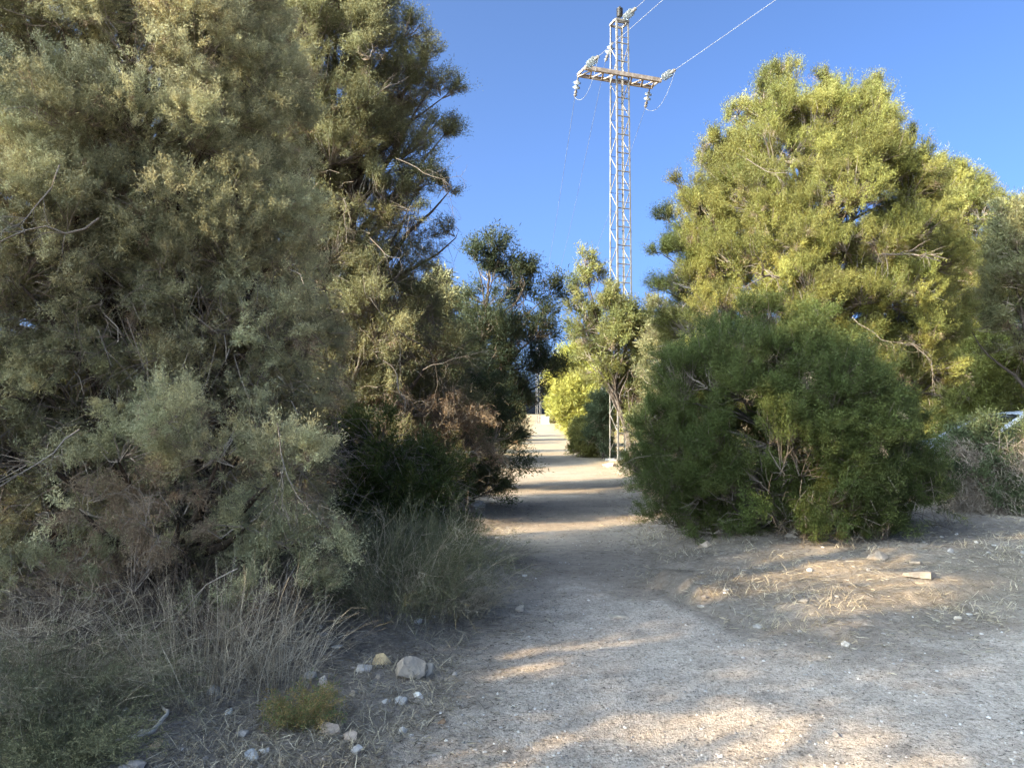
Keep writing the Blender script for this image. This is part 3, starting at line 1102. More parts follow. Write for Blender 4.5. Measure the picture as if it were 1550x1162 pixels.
T4 = grow("juniper_tree", "dark open juniper against the sky at the end of the left row", "tree",
          [(388, 735, 748), (420, 715, 800), (450, 708, 832), (520, 675, 842), (580, 660, 835), (640, 655, 805), (700, 655, 785)], 16.0, 103,
          60, 0.36, 44, 40, 0.10, 0.016, PAL_DARK * 0.75, depth_k=0.9, gap=0.475, twk=0.45, dead=0.03, trunk_r=0.11, bark=BARK * 0.6, twig_share=0.4, plume_len=(0.22, 0.42),  # foliage colour darkened in place of the tall juniper's shade
          twig_r=0.007, base=(-0.9, 16.3), extra=[(740, 385, 0, .3), (722, 400, 0, .25), (800, 425, 0, .28), (830, 450, 0, .24), (822, 500, 0, .28), (770, 440, 0, .3),
                                                  (838, 570, 0, .25), (815, 610, 0, .2)], back=0.8)
S5 = grow("juniper_shrub", "dark low juniper bulging over the left edge of the path", "shrub",
          [(585, 650, 735), (630, 640, 775), (680, 630, 792), (720, 630, 782), (765, 640, 755)], 13.2, 104,
          30, 0.40, 70, 50, 0.09, 0.013, PAL_DARK * 1.15, depth_k=0.7, gap=0.44, dead=0.03, trunk_r=0.07, twig_share=0.5, plume_len=(0.2, 0.36), twig_r=0.005)
S5b = grow("juniper_shrub", "low green juniper in the shade below the tall one", "shrub",
           [(670, 500, 600), (710, 480, 670), (760, 480, 710), (830, 490, 715), (870, 500, 700)], 8.1, 105,
           30, 0.34, 90, 55, 0.065, 0.0095, PAL_BUSH, depth_k=0.6, gap=0.44, dead=0.08, dead_low=0.25, low_z=0.8, trunk_r=0.06, twig_share=0.5, dead_sticks=3000,
           plume_len=(0.15, 0.28))

# wispy green shrub, dry stalks, thin bushes of the near left
ASP = [[.14, .138, .07], [.11, .108, .055], [.19, .175, .095]]
GREY = [[.40, .33, .225], [.26, .21, .14], [.47, .40, .285], [.19, .15, .10]]
wisp("wispy_shrub", "fine stemmed green shrub spilling over the big white block", "shrub", 590, 965, 5.95, 0.88, 0.62, 280, 201, ASP + GREY[:1], ASP, 17000,
     tipfork=13, r_stem=0.0016, arch=0.35, leaf_len=0.022, leaf_w=0.0032, base_r=0.6, wander=0.045)
wisp("wispy_shrub", "pale green wispy shrub taller and behind the white block shrub", "shrub", 640, 890, 7.3, 0.8, 0.6, 200, 202, ASP, [[.16, .165, .075], [.13, .135, .06]], 8000,
     tipfork=14, r_stem=0.0018, arch=0.5, leaf_len=0.028, leaf_w=0.004, base_r=0.3)
wisp("dry_shrub", "dry straw coloured wisps at the edge of the path litter", "shrub", 690, 950, 6.2, 0.55, 0.42, 200, 203, GREY + STRAW[:2], tipfork=9, r_stem=0.0014, arch=0.7, base_r=0.25)
wisp("dry_shrub", "grey bare stalks standing in a tall fan on the left verge", "shrub", 312, 1068, 4.2, 0.80, 0.42, 190, 204, GREY, tipfork=3, r_stem=0.0013, arch=0.1, base_r=0.34)
wisp("dry_shrub", "grey bare stalks spreading low to the right of the tall fan", "shrub", 415, 1062, 4.35, 0.62, 0.55, 120, 205, GREY, tipfork=4, r_stem=0.0013, arch=0.3, base_r=0.2, lean=(-0.12, 0.1))
wisp("dry_shrub", "brown tangle of dead stems under the large juniper", "shrub", 250, 960, 5.0, 0.8, 0.9, 500, 206, [[.14, .105, .075], [.10, .075, .055], [.2, .16, .125]], tipfork=6, r_stem=0.0018, arch=0.4, base_r=0.6)
wisp("dry_shrub", "grey tangle of bare stems at the left border of the view", "shrub", 25, 1010, 4.15, 0.78, 0.7, 200, 207, GREY, tipfork=6, r_stem=0.0017, arch=0.6, base_r=0.4)
wisp("thin_shrub", "thin greenish bush of fine twigs in the lower left", "shrub", 90, 1120, 3.85, 0.58, 0.55, 330, 208, ASP + GREY[:2], [[.21, .205, .115], [.27, .25, .14], [.17, .165, .095]], 7000,
     tipfork=9, r_stem=0.0014, arch=0.5, leaf_len=0.018, leaf_w=0.0035, base_r=0.35)
wisp("thin_shrub", "yellow green bushy tuft at the bottom left of the view", "shrub", 95, 1210, 3.35, 0.26, 0.32, 260, 209, ASP, [[.26, .25, .12], [.22, .21, .11], [.32, .28, .14]], 3500,
     tipfork=8, r_stem=0.0013, arch=0.5, leaf_len=0.016, leaf_w=0.004, base_r=0.22)
wisp("small_sprig", "small juniper sprig with orange brown tips on the left verge", "sprig", 455, 1098, 3.95, 0.24, 0.17, 90, 210, [[.34, .22, .1], [.2, .17, .08]],
     [[.36, .25, .09], [.18, .22, .07], [.42, .29, .11], [.14, .20, .07]], 2600, tipfork=7, r_stem=0.0014, leaf_len=0.018, leaf_w=0.004, base_r=0.1)
wisp("dry_shrub", "brown wisps leaning over the verge left of the path", "shrub", 735, 830, 8.2, 0.35, 0.5, 120, 211, STRAW + GREY, tipfork=6, r_stem=0.0018, arch=0.7, base_r=0.3, lean=(0.2, -0.1))


# sticks on the ground
def stick(name, label, pts, r0, col, seed=0):
    r = np.random.default_rng(seed)
    q = []
    for px, py, lift in pts:
        D = gd(py)
        w = P(px, py, D)
        q.append([w[0], w[1], gz1(w[0], w[1]) + lift])
    q = np.array(q)
    t = np.linspace(0, 1, len(q))
    u = np.linspace(0, 1, 16)
    pp = np.stack([np.interp(u, t, q[:, j]) for j in range(3)], 1)
    pp[1:-1] = (pp[:-2] + 2 * pp[1:-1] + pp[2:]) / 4
    pp[1:-1] += r.normal(size=(14, 3)) * r0 * 0.25
    s = Soup()
    s.add(*tube(pp, r0 * np.linspace(1.1, 0.55, 16), 7), c=col)
    o = s.build(name, M_TWIG, None, smooth=True, origin=q[0])
    return tag(o, label, "stick")


stick("bleached_stick", "bleached curved stick lying in the foreground litter", [(150, 1157, .015), (195, 1154, .02), (228, 1146, .03), (248, 1130, .05), (252, 1118, .05), (246, 1106, .03)], 0.012, (.46, .40, .32), 1)
stick("thin_stick", "thin straight pale stick ending at the bleached one", [(176, 1112, .02), (215, 1120, .025), (250, 1131, .04)], 0.004, (.36, .32, .27), 2)
stick("fallen_twig", "pale fallen twig slanting at the left edge of the path", [(755, 845, .03), (768, 830, .08), (781, 812, .10)], 0.006, (.40, .34, .22), 3)
stick("fallen_twig", "pale forked looking twig lying next to the slanting one", [(770, 856, .02), (785, 843, .07), (800, 829, .09)], 0.006, (.42, .36, .24), 4)
stick("fallen_twig", "low pale twig lying closest to the middle of the path", [(795, 846, .01), (806, 838, .05), (817, 826, .07)], 0.005, (.38, .33, .22), 5)

# ------------------------------------------------------------------ right side
TR = grow("juniper_tree", "broad sunlit olive green juniper with several pointed tops", "tree",
          [(155, 1150, 1285), (180, 1130, 1310), (220, 1100, 1345), (275, 1072, 1385), (335, 1018, 1420), (400, 1002, 1435), (470, 1004, 1445),
           (560, 1010, 1440), (640, 1060, 1400)], 13.6, 110,
          150, 0.52, 110, 105, 0.050, 0.0074, PAL_SUN, depth_k=0.85, gap=0.36, twk=0.55, tone_v=0.3, dead=0.075, trunk_r=0.2, twig_share=0.5, plume_len=(0.13, 0.30), tall=1.3, tuft=11, tight=0.14, up=0.85,
          extra=[(1165, 131, 0, .20), (1158, 156, 0, .28), (1175, 186, 0, .34), (1262, 134, 0, .18), (1260, 161, 0, .28), (1250, 191, 0, .34), (1325, 144, 0, .18), (1318, 171, 0, .26), (1300, 206, 0, .32),
                 (1385, 216, 0, .2), (1378, 248, 0, .3), (1340, 256, 0, .34), (1088, 221, 0, .18), (1082, 246, 0, .25), (1060, 250, 0, .26), (1035, 295, 0, .26), (1012, 335, 0, .2), (1003, 385, 0, .2), (1008, 440, .1, .22),
                 (1410, 270, 0, .28), (1118, 176, 0, .24), (1040, 380, -.3, .34), (1060, 330, -.3, .34), (1035, 440, -.2, .34), (1070, 430, -.5, .36), (1090, 300, -.3, .34), (1110, 380, -.6, .36)],
          twig_r=0.0055, back=0.45, bark=np.array([.12, .095, .07]))
for k, (px, py, dd, d, ln, r0) in enumerate([
        (1130, 240, 12.2, (0.4, -0.3, -0.5), 0.9, 0.012), (1180, 420, 11.6, (-0.8, -0.3, 0.25), 1.1, 0.03), (1330, 385, 11.8, (0.8, -0.3, -0.4), 0.9, 0.03),
        (1210, 440, 11.6, (0.2, -0.4, -0.8), 0.7, 0.01), (1290, 480, 11.6, (0.4, -0.4, -0.7), 0.9, 0.012), (1380, 520, 12, (0.5, -0.4, -0.6), 0.8, 0.012)]):
    dead_branch(TR, P(px, py, dd), d, ln, r0, 360 + k, col=(0.15, 0.12, 0.09))

BR = grow("juniper_bush", "round dark green juniper bush standing right of the path", "bush",
          [(545, 1050, 1265), (580, 998, 1325), (630, 968, 1378), (690, 956, 1405), (750, 960, 1412), (805, 985, 1395), (862, 1015, 1365)], 9.6, 111,
          150, 0.38, 100, 90, 0.040, 0.0064, PAL_BUSH, depth_k=0.85, gap=0.36, tone_v=0.3, dead=0.03, dead_low=0.10, low_z=0.7, trunk_r=0.09, twig_share=0.5, plume_len=(0.11, 0.24),
          dead_sticks=900, back=0.5, twig_r=0.0034, base=(3.35, 9.7), up=0.7, tall=1.35, tuft=12, tight=0.14, twk=0.45, extra=[(1200, 725, -1.2, .34), (1215, 670, -1.1, .34), (1170, 780, -1.25, .3), (1240, 815, -1.2, .26), (1150, 730, -1.1, .3), (1110, 515, .3, .2), (1150, 497, .5, .22), (1215, 505, .4, .2), (1300, 545, .3, .22), (1062, 548, .2, .2), (1130, 480, .7, .2), (1240, 488, .6, .2), (1085, 530, .2, .3), (1170, 515, .4, .32), (1265, 535, .3, .3), (1335, 575, .2, .28), (1020, 575, .1, .26), (1040, 545, .3, .24), (1385, 640, .1, .24), (985, 640, .1, .22), (1190, 760, -.8, .34), (1240, 790, -.8, .3), (1140, 800, -.8, .3), (1270, 740, -.8, .32), (1200, 820, -.7, .22), (975, 720, 0, .2), (1400, 730, 0, .24)], bark=np.array([.10, .085, .07]))
for k, (px, py, d) in enumerate([(1185, 825, (-0.5, -0.3, 0.5)), (1205, 828, (0.6, -0.3, 0.4))]):
    dead_branch(BR, P(px, py, 8.9), d, 0.7, 0.009, 380 + k, col=(0.20, 0.17, 0.14))

TP = grow("pine_tree", "bright yellow green pine behind the broad juniper", "tree",
          [(262, 1435, 1470), (290, 1405, 1475), (330, 1390, 1520), (370, 1390, 1530), (440, 1400, 1545), (520, 1420, 1570), (590, 1430, 1580)], 19.0, 112,
          60, 0.6, 80, 60, 0.10, 0.012, PAL_SUN * 1.12, depth_k=0.9, gap=0.42, dead=0.02, trunk_r=0.16, twig_share=0.4, plume_len=(0.22, 0.4), mat=M_PINE, twig_r=0.007,
          extra=[(1468, 267, 0, .35), (1440, 262, 0, .3), (1415, 282, 0, .4), (1500, 332, 0, .35), (1470, 302, 0, .35)])
TE = grow("juniper_tree", "sparse juniper with a red brown dead patch at the right border", "tree",
          [(335, 1515, 1560), (390, 1500, 1640), (460, 1490, 1670), (505, 1510, 1670), (530, 1530, 1660)], 15.5, 113,
          44, 0.5, 85, 44, 0.11, 0.016, PAL_TALL * 1.1, depth_k=0.9, gap=0.46, dead=0.12, trunk_r=0.13, twig_share=0.6, plume_len=(0.2, 0.4), twig_r=0.006,
          extra=[(1535, 350, 0, .3), (1520, 480, 0, .3), (1470, 500, .3, .3)])
grow("sunlit_shrub", "yellow green sunlit shrub behind the parked car", "shrub",
     [(545, 1480, 1560), (580, 1440, 1620), (620, 1430, 1640), (660, 1430, 1640), (690, 1440, 1630)], 18.0, 114,
     40, 0.55, 90, 40, 0.13, 0.018, PAL_PINE * 1.05, depth_k=0.8, gap=0.40, dead=0.05, trunk_r=0.07, twig_share=0.5, plume_len=(0.2, 0.4), twig_r=0.006)
BP = grow("dark_scrub", "low dark scrub full of bare twigs in front of the parked car", "shrub",
          [(670, 1440, 1600), (698, 1420, 1640), (740, 1425, 1660), (775, 1440, 1660)], 11.6, 115,
          40, 0.26, 50, 36, 0.075, 0.012, PAL_DARK * 1.3, depth_k=0.5, gap=0.43, dead=0.12, trunk_r=0.05, twig_share=0.7, plume_len=(0.14, 0.28), twig_r=0.004, dead_sticks=9000, low_z=1.4)

# ------------------------------------------------------------------ middle distance
M1 = grow("juniper_tree", "slender pointed juniper in front of the lattice pylon", "tree",
          [(404, 882, 890), (436, 868, 905), (460, 862, 935), (490, 858, 985), (540, 866, 1005), (575, 890, 995), (610, 938, 990), (650, 948, 985)], 22.5, 120,
          50, 0.40, 44, 36, 0.13, 0.020, PAL_SUN * np.array([0.85, 0.86, 1.0]), depth_k=0.9, gap=0.46, twk=0.5, dead=0.07, trunk_r=0.10, twig_share=0.45, plume_len=(0.24, 0.44), twig_r=0.008,
          extra=[(886, 402, 0, .22), (905, 425, 0, .22), (878, 440, 0, .25), (1000, 470, 0, .3), (985, 500, 0, .35)], base=(3.55, 22.5))
grow("juniper_sprig", "narrow dark young juniper beside the foot of the pylon", "tree",
     [(585, 908, 920), (620, 895, 925), (650, 892, 925), (690, 903, 925)], 27.0, 121,
     16, 0.24, 40, 36, 0.12, 0.02, PAL_DARK * 1.2, depth_k=1.0, gap=0.4, dead=0.03, trunk_r=0.05, twig_share=0.5, plume_len=(0.2, 0.36), twig_r=0.006)
M2 = grow("pine_tree", "bright yellow green pine rounding the bend of the path", "tree",
          [(540, 850, 900), (565, 838, 930), (600, 828, 945), (640, 838, 945), (660, 850, 930)], 36.0, 122,
          50, 0.75, 70, 36, 0.24, 0.032, PAL_PINE * np.array([1.4, 1.3, 1.1]), depth_k=0.9, gap=0.38, dead=0.02, trunk_r=0.14, twig_share=0.3, plume_len=(0.3, 0.55), mat=M_PINE, twig_r=0.01)
grow("sunlit_shrub", "low yellow shrub lit by the sun left of the pylon foot", "shrub",
     [(648, 872, 895), (668, 866, 915), (690, 870, 925)], 28.5, 123,
     20, 0.34, 60, 34, 0.17, 0.025, np.array([[.20, .19, .05], [.25, .22, .07], [.16, .16, .045]]), depth_k=0.9, gap=0.36, dead=0.05, trunk_r=0.04, twig_share=0.4, plume_len=(0.2, 0.36), twig_r=0.007)
grow("juniper_tree", "shaded juniper between the slender one and the broad one", "tree",
     [(455, 1020, 1050), (490, 990, 1060), (540, 985, 1065), (600, 975, 1065), (660, 970, 1060)], 19.5, 124,
     34, 0.5, 66, 40, 0.13, 0.019, PAL_TALL, depth_k=0.9, gap=0.42, dead=0.06, trunk_r=0.12, twig_share=0.6, plume_len=(0.22, 0.42), twig_r=0.007,
     extra=[(1010, 458, 0, .25)])


# ------------------------------------------------------------------ lattice pylon
TH = math.radians(20)
E1 = np.array([math.cos(TH), math.sin(TH), 0])          # along the crossarm
E2 = np.array([-math.sin(TH), math.cos(TH), 0])         # along the line, away from the camera
UP = np.array([0, 0, 1.0])


def insulator(parent, a, d, n=3):
    """a string of glass discs from a along d; returns its far end"""
    d = norm(np.asarray(d, float))
    a = np.asarray(a, float)
    pitch = 0.165
    g = Soup()
    for k in range(n):
        q = a + d * (0.13 + k * pitch)
        g.add(*lathe([(0.0, 0.0), (0.045, 0.0), (0.052, 0.03), (0.09, 0.045), (0.128, 0.075), (0.127, 0.085), (0.10, 0.075), (0.085, 0.09), (0.06, 0.078), (0.03, 0.10), (0.0, 0.10)], q, d, 18))
    e = a + d * (0.13 + n * pitch)
    E_ = 0.13 + n * pitch
    fit = Soup()
    fit.add(*lathe([(0.0, -0.02), (0.024, -0.02), (0.024, 0.12), (0.017, 0.12), (0.017, E_), (0.035, E_), (0.035, E_ + 0.05), (0.06, E_ + 0.06), (0.06, E_ + 0.09), (0.03, E_ + 0.10),
                    (0.03, E_ + 0.15), (0.06, E_ + 0.16), (0.06, E_ + 0.19), (0.025, E_ + 0.20), (0.02, E_ + 0.26), (0.0, E_ + 0.26)], a, d, 10))
    o = g.build("insulator", M_GLASS, parent, smooth=True)
    fit.build("fitting", M_STEEL, o)
    return e + d * 0.26


def sag(a, b, s, n=24):
    u = np.linspace(0, 1, n)[:, None]
    p = a * (1 - u) + b * u
    p[:, 2] -= (4 * s * u * (1 - u))[:, 0]
    return p


def pylon(name, label, base, H, arm_z, half0, half1, arm_l, detail=True):
    root = thing(name, label, "pylon", base)
    B = np.asarray(base, float)

    def corner(i, z):
        h = half0 + (half1 - half0) * z / H
        s1, s2 = ((-1, -1), (1, -1), (1, 1), (-1, 1))[i]
        return B + E1 * h * s1 + E2 * h * s2 + UP * z
    w = 0.055
    for i in range(4):
        s1, s2 = ((-1, -1), (1, -1), (1, 1), (-1, 1))[i]
        s = Soup()
        s.add(*angle_bar(corner(i, -0.1), corner(i, H), w, 0.012, -E1 * s1, -E2 * s2))
        s.build("leg", M_STEEL, root)
    step = 0.62
    nlev = int(H / step)
    for i in range(4):
        j = (i + 1) % 4
        s = Soup()
        nrm = norm((corner(i, 1) + corner(j, 1)) / 2 - B - UP)
        line = []
        for k in range(nlev):
            z = 0.25 + k * step
            a, b = corner(i, z) - nrm * 0.02, corner(j, z) - nrm * 0.02
            if i in (0, 2):                                 # pairs of rungs
                if k % 2:
                    a, b = b, a
                line += [a, b] if i == 0 else [a, b]
                if i == 0:
                    line += [b + UP * 0.2, a + UP * 0.2, a + UP * 0.4]
                    if k % 2 == 0:
                        line += [a + UP * (step - 0.02), b + UP * (step - 0.02)]
                    else:
                        line += [a + UP * (step - 0.02), b + UP * (step - 0.02)]
            else:                                           # zigzag
                line += [a if k % 2 == 0 else b]
        s.add(*tubes(np.array(line)[None], np.full((1, len(line)), 0.013 if i in (0, 2) else 0.017), 4))
        s.build("lattice_bracing", M_STEEL, root)
    s = Soup()
    for i in range(4):
        a, b = corner(i, H), corner((i + 1) % 4, H)
        s.add(*bar(a + UP * 0.01 * (i % 2), b + UP * 0.01 * (i % 2), 0.05, 0.07))
    s.add(*bar((corner(0, H) + corner(3, H)) / 2 + UP * 0.06, (corner(1, H) + corner(2, H)) / 2 + UP * 0.06, 0.07, 0.05))
    s.build("cap_frame", M_STEEL, root)
    # crossarm: two channel beams, one on each side of the mast, joined by zigzag struts
    off = half1 + 0.10
    L2 = arm_l / 2
    arm = Soup()
    z = arm_z
    for sgn, hgt in ((-1, 0.125), (1, 0.09)):
        c = B + E2 * off * sgn + UP * z
        l = L2 if sgn < 0 else L2 * 0.985
        arm.add(*bar(c - E1 * l, c + E1 * l, 0.018, hgt))
        arm.add(*bar(c - E1 * l - E2 * sgn * 0.04 + UP * (hgt / 2 + 0.006), c + E1 * l - E2 * sgn * 0.04 + UP * (hgt / 2 + 0.006), 0.07, 0.010))
        arm.add(*bar(c - E1 * l - E2 * sgn * 0.04 - UP * (hgt / 2 + 0.006), c + E1 * l - E2 * sgn * 0.04 - UP * (hgt / 2 + 0.006), 0.07, 0.010))
    for side in (-1, 1):
        xs_ = np.linspace(half1 + 0.08, L2 - 0.03, 6) * side
        for k in range(5):
            s0, s1 = (-1, 1) if k % 2 == 0 else (1, -1)
            a = B + E1 * xs_[k] + E2 * (off - 0.06) * s0 + UP * (z - 0.05)
            b = B + E1 * xs_[k + 1] + E2 * (off - 0.06) * s1 + UP * (z - 0.05)
            arm.add(*bar(a, b, 0.05, 0.035))
        a = B + E1 * (L2 - 0.02) * side + UP * (z + 0.02)
        arm.add(*bar(a - E2 * (off - 0.02), a + E2 * (off - 0.02), 0.05, 0.07))
    arm.build("crossarm", M_ARM, root)
    # footing
    ft = Soup()
    ft.add(*box(B + UP * -0.05, (0.8, 0.8, 0.14), TH))
    ft.build("footing", M_CONC, root)
    return root, off, L2


pb = P(941, 700, 25.5)
PB = np.array([pb[0], pb[1], gz1(pb[0], pb[1])])
PZ = float(P(941, 36, 25.5)[2] - PB[2])
AZ = float(P(941, 118, 25.5)[2] - PB[2])
PY1, OFF, L2 = pylon("power_pylon", "tall galvanised lattice pylon with one crossarm above the trees", PB, PZ, AZ, 0.30, 0.235, 2.85)
fb = P(815, 641, 112.0)
FB = np.array([fb[0], fb[1], gz1(fb[0], fb[1])])
PY2, OFF2, _ = pylon("power_pylon", "distant lattice pylon at the far end of the path", FB, PZ, AZ, 0.32, 0.25, 2.85)
blk = Soup()
blk.add(*box(np.array([fb[0] + 1.0, fb[1] - 0.3, 0.45]), (0.9, 0.8, 1.1), 0.2))
blk.add(*box(np.array([fb[0] + 1.0, fb[1] - 0.3, 1.04]), (1.0, 0.9, 0.1), 0.2))
blk.add(*box(np.array([fb[0] + 1.0, fb[1] - 0.3, 0.06]), (1.05, 0.95, 0.2), 0.2))
tag(blk.build("white_kiosk", mat_plain("white_render", (.42, .41, .39), .8, 0, .2, 0, 0, 3.0, (.34, .33, .31)), None, origin=(fb[0] + 1.0, fb[1] - 0.3, 0)), "small white masonry box beside the distant pylon", "utility box")

ends_far, ends_near = [], []
near_dir = norm(-E2 - UP * 0.06)
far_dir0 = norm(FB - PB)
for side in (-1, 1):
    a = PB + E1 * (L2 - 0.03) * side - E2 * (OFF + 0.03) + UP * (AZ + 0.02)
    ends_near.append(insulator(PY1, a, near_dir))
    a = PB + E1 * (L2 - 0.06) * side + E2 * (OFF + 0.03) + UP * (AZ - 0.02)
    ends_far.append(insulator(PY1, a, norm(far_dir0 * 0.75 - UP * 0.65 + E1 * 0.1 * -1), 2))
a = PB - E2 * 0.24 + UP * (PZ + 0.03) + E1 * 0.02
ends_near.append(insulator(PY1, a, near_dir))
a = PB + E2 * 0.26 - E1 * 0.12 + UP * (PZ - 0.55)
ends_far.append(insulator(PY1, a, norm(far_dir0 * 0.8 - UP * 0.5 - E1 * 0.25), 2))
pin = Soup()
pa = PB - E1 * 0.10 - E2 * 0.22 + UP * (PZ + 0.04)
prof_ = [(0.0, 0.0), (0.03, 0.0), (0.03, 0.05)]
for k in range(6):
    prof_ += [(0.065, 0.07 + k * 0.05), (0.11, 0.085 + k * 0.05), (0.065, 0.105 + k * 0.05)]
prof_ += [(0.05, 0.38), (0.03, 0.42), (0.0, 0.42)]
pin.add(*lathe(prof_, pa, UP, 16))
pin.build("pin_insulator", M_BLACK, PY1, smooth=True)
for k in (0, 1):                                            # jumpers hanging under the arm
    u = np.linspace(0, 1, 20)[:, None]
    a, b = ends_far[k], ends_near[k]
    p = a * (1 - u) + b * u
    p[:, 2] -= (4 * 0.55 * u * (1 - u))[:, 0]
    s = Soup()
    s.add(*tube(p, 0.0065, 6))
    s.build("jumper_wire", M_WIRE, PY1, smooth=True)
near_names = ["overhead wire from the left arm towards the viewer", "overhead wire from the right arm towards the viewer", "overhead wire from the pylon top towards the viewer"]
far_names = ["thin far wire from the left arm to the distant pylon", "thin far wire from the right arm to the distant pylon", "thin far wire from the pylon top to the distant pylon"]
for k in range(3):
    a = ends_near[k]
    b = a - E2 * 70 + UP * 0.3
    s = Soup()
    s.add(*tube(sag(a, b, 0.9, 40), 0.0065, 6))
    tag(s.build("power_line", M_WIRE, None, smooth=True, origin=a), near_names[k], "power line", "overhead wires of the pylon")
    a = ends_far[k]
    loc = ((-1, 1, 0)[k]) * L2
    b = FB + E1 * loc - E2 * (OFF2 + 0.05) + UP * (AZ if k < 2 else PZ)
    s = Soup()
    s.add(*tube(sag(a, b, 2.3, 40), 0.006, 6))
    tag(s.build("power_line", M_FARWIRE, None, smooth=True, origin=a), far_names[k], "power line", "overhead wires of the pylon")
grock("pale rubble stone beside the pylon footing", 925, 706, 26, 8, 47, col=(.5, .46, .4))
grock("second rubble stone right of the pylon footing", 948, 709, 18, 8, 48, col=(.46, .42, .37))


# ------------------------------------------------------------------ parked car (mostly hidden)
def car():
    o = P(1400, 700, 14.2)
    x0, yc = float(o[0]), 15.0
    base = np.array([x0 + 2.1, yc, gz1(x0 + 2.1, yc)])
    root = thing("parked_car", "white car parked behind the dark scrub at the right border", "car", base)
    M_W = mat_plain("white_car_paint", (.78, .79, .80), .25, 0, .6)
    M_G = mat_plain("car_glass", (.02, .025, .03), .05, 0, .8)
    M_T = mat_plain("tyre_rubber", (.02, .02, .02), .8)
    M_R = mat_plain("alloy_rim", (.5, .5, .52), .3, .8)
    M_L = mat_plain("headlight_lens", (.8, .82, .85), .08, 0, .7, .5)
    M_LR = mat_plain("rear_light_lens", (.45, .02, .02), .15, 0, .6)
    M_K = mat_plain("black_trim", (.02, .02, .022), .5)
    zb = base[2]

    def loft(rows, name, mat, parent, smooth=True, cap=True):
        """rows: (x, [(y, z)...]) ring stations"""
        s = Soup()
        v = np.array([[x0 + x, yc + y, zb + z] for x, ring in rows for y, z in ring])
        n = len(rows[0][1])
        f = [[i * n + j, i * n + (j + 1) % n, (i + 1) * n + (j + 1) % n, (i + 1) * n + j] for i in range(len(rows) - 1) for j in range(n)]
        s.add(v, f)
        if cap:
            s.f.append(np.arange(n)[None, ::-1].copy())
            s.c.append(np.full((1, 3), .5))
            s.f.append((np.arange(n) + (len(rows) - 1) * n)[None])
            s.c.append(np.full((1, 3), .5))
        return s.build(name, mat, parent, smooth=smooth)

    def ring(hw, zlo, zhi, tuck=0.06):
        return [(-hw + tuck, zlo), (-hw, zlo + .12), (-hw - .01, (zlo + zhi) / 2), (-hw + .04, zhi - .06), (-hw + .14, zhi), (hw - .14, zhi), (hw - .04, zhi - .06), (hw + .01, (zlo + zhi) / 2), (hw, zlo + .12), (hw - tuck, zlo)]
    body = loft([(0.0, ring(.62, .32, .62)), (.08, ring(.74, .24, .72)), (.3, ring(.82, .2, .80)), (.8, ring(.85, .2, .92)), (1.2, ring(.86, .2, .98)), (2.2, ring(.87, .2, 1.0)),
                 (3.3, ring(.86, .2, 1.02)), (3.8, ring(.83, .22, 1.0)), (4.02, ring(.76, .28, .9)), (4.1, ring(.68, .36, .74))], "body", M_W, root)
    gl = lambda hw, z: [(-hw, z), (hw, z)]
    # roof and pillars
    s = Soup()
    top = [(1.95, .60, 1.43), (2.4, .63, 1.49), (3.0, .63, 1.49), (3.55, .60, 1.43)]
    rv, rf = [], []
    for x, hw, z in top:
        for y, dz in ((-hw, -.05), (-hw + .06, 0), (0, .02), (hw - .06, 0), (hw, -.05)):
            rv.append([x0 + x, yc + y, zb + z + dz])
    for x, hw, z in top:
        for y, dz in ((-hw, -.07), (-hw + .06, -.03), (0, -.01), (hw - .06, -.03), (hw, -.07)):
            rv.append([x0 + x, yc + y, zb + z + dz - .01])
    for i in range(3):
        for j in range(4):
            rf.append([i * 5 + j, i * 5 + j + 1, i * 5 + j + 6, i * 5 + j + 5])
            rf.append([20 + i * 5 + j + 5, 20 + i * 5 + j + 6, 20 + i * 5 + j + 1, 20 + i * 5 + j])
    s.add(np.array(rv), rf)
    s.build("roof", M_W, root, smooth=True)

    def pt(x, y, z):
        return np.array([x0 + x, yc + y, zb + z])
    for sg in (-1, 1):
        for pa_, pb_, w_, h_ in ((pt(1.12, .78 * sg, .96), pt(1.96, .60 * sg, 1.41), .06, .055), (pt(2.55, .80 * sg, .98), pt(2.6, .63 * sg, 1.45), .05, .09),
                                 (pt(3.92, .74 * sg, .98), pt(3.54, .60 * sg, 1.40), .07, .10)):
            s = Soup()
            s.add(*bar(pa_, pb_, w_, h_))
            s.build("pillar", M_W, root)
        for nm, q in (("side_window", [(1.30, .795, .985), (2.52, .805, .995), (2.56, .655, 1.42), (2.0, .635, 1.40)]), ("side_window", [(2.60, .805, .995), (3.80, .77, .995), (3.50, .635, 1.40), (2.64, .655, 1.42)])):
            s = Soup()
            v = np.array([pt(x, y * sg, z) for x, y, z in q] + [pt(x, (y - .01) * sg, z) for x, y, z in q])
            s.add(v, [[0, 1, 2, 3], [7, 6, 5, 4], [0, 4, 5, 1], [1, 5, 6, 2], [2, 6, 7, 3], [3, 7, 4, 0]])
            s.build(nm, M_G, root)
        s = Soup()
        s.add(*lathe([(0, 0), (.05, 0), (.07, .05), (.06, .12), (0, .13)], pt(1.38, .84 * sg, 1.0), (-.2, .9 * sg, .05), 10))
        s.build("wing_mirror", M_K, root, smooth=True)
        s = Soup()
        s.add(*lathe([(0, 0), (.10, .0), (.11, .03), (.05, .06), (0, .07)], pt(.10, .56 * sg, .60), (-1, .25 * sg, .2), 14))
        s.build("headlight", M_L, root, smooth=True)
        s = Soup()
        s.add(*bar(pt(4.06, .62 * sg, .60), pt(4.03, .62 * sg, .86), .16, .06))
        s.build("rear_light", M_LR, root)
        s = Soup()
        s.add(*bar(pt(1.75, .885 * sg, .80), pt(1.95, .885 * sg, .80), .025, .03))
        s.build("door_handle", M_K, root)
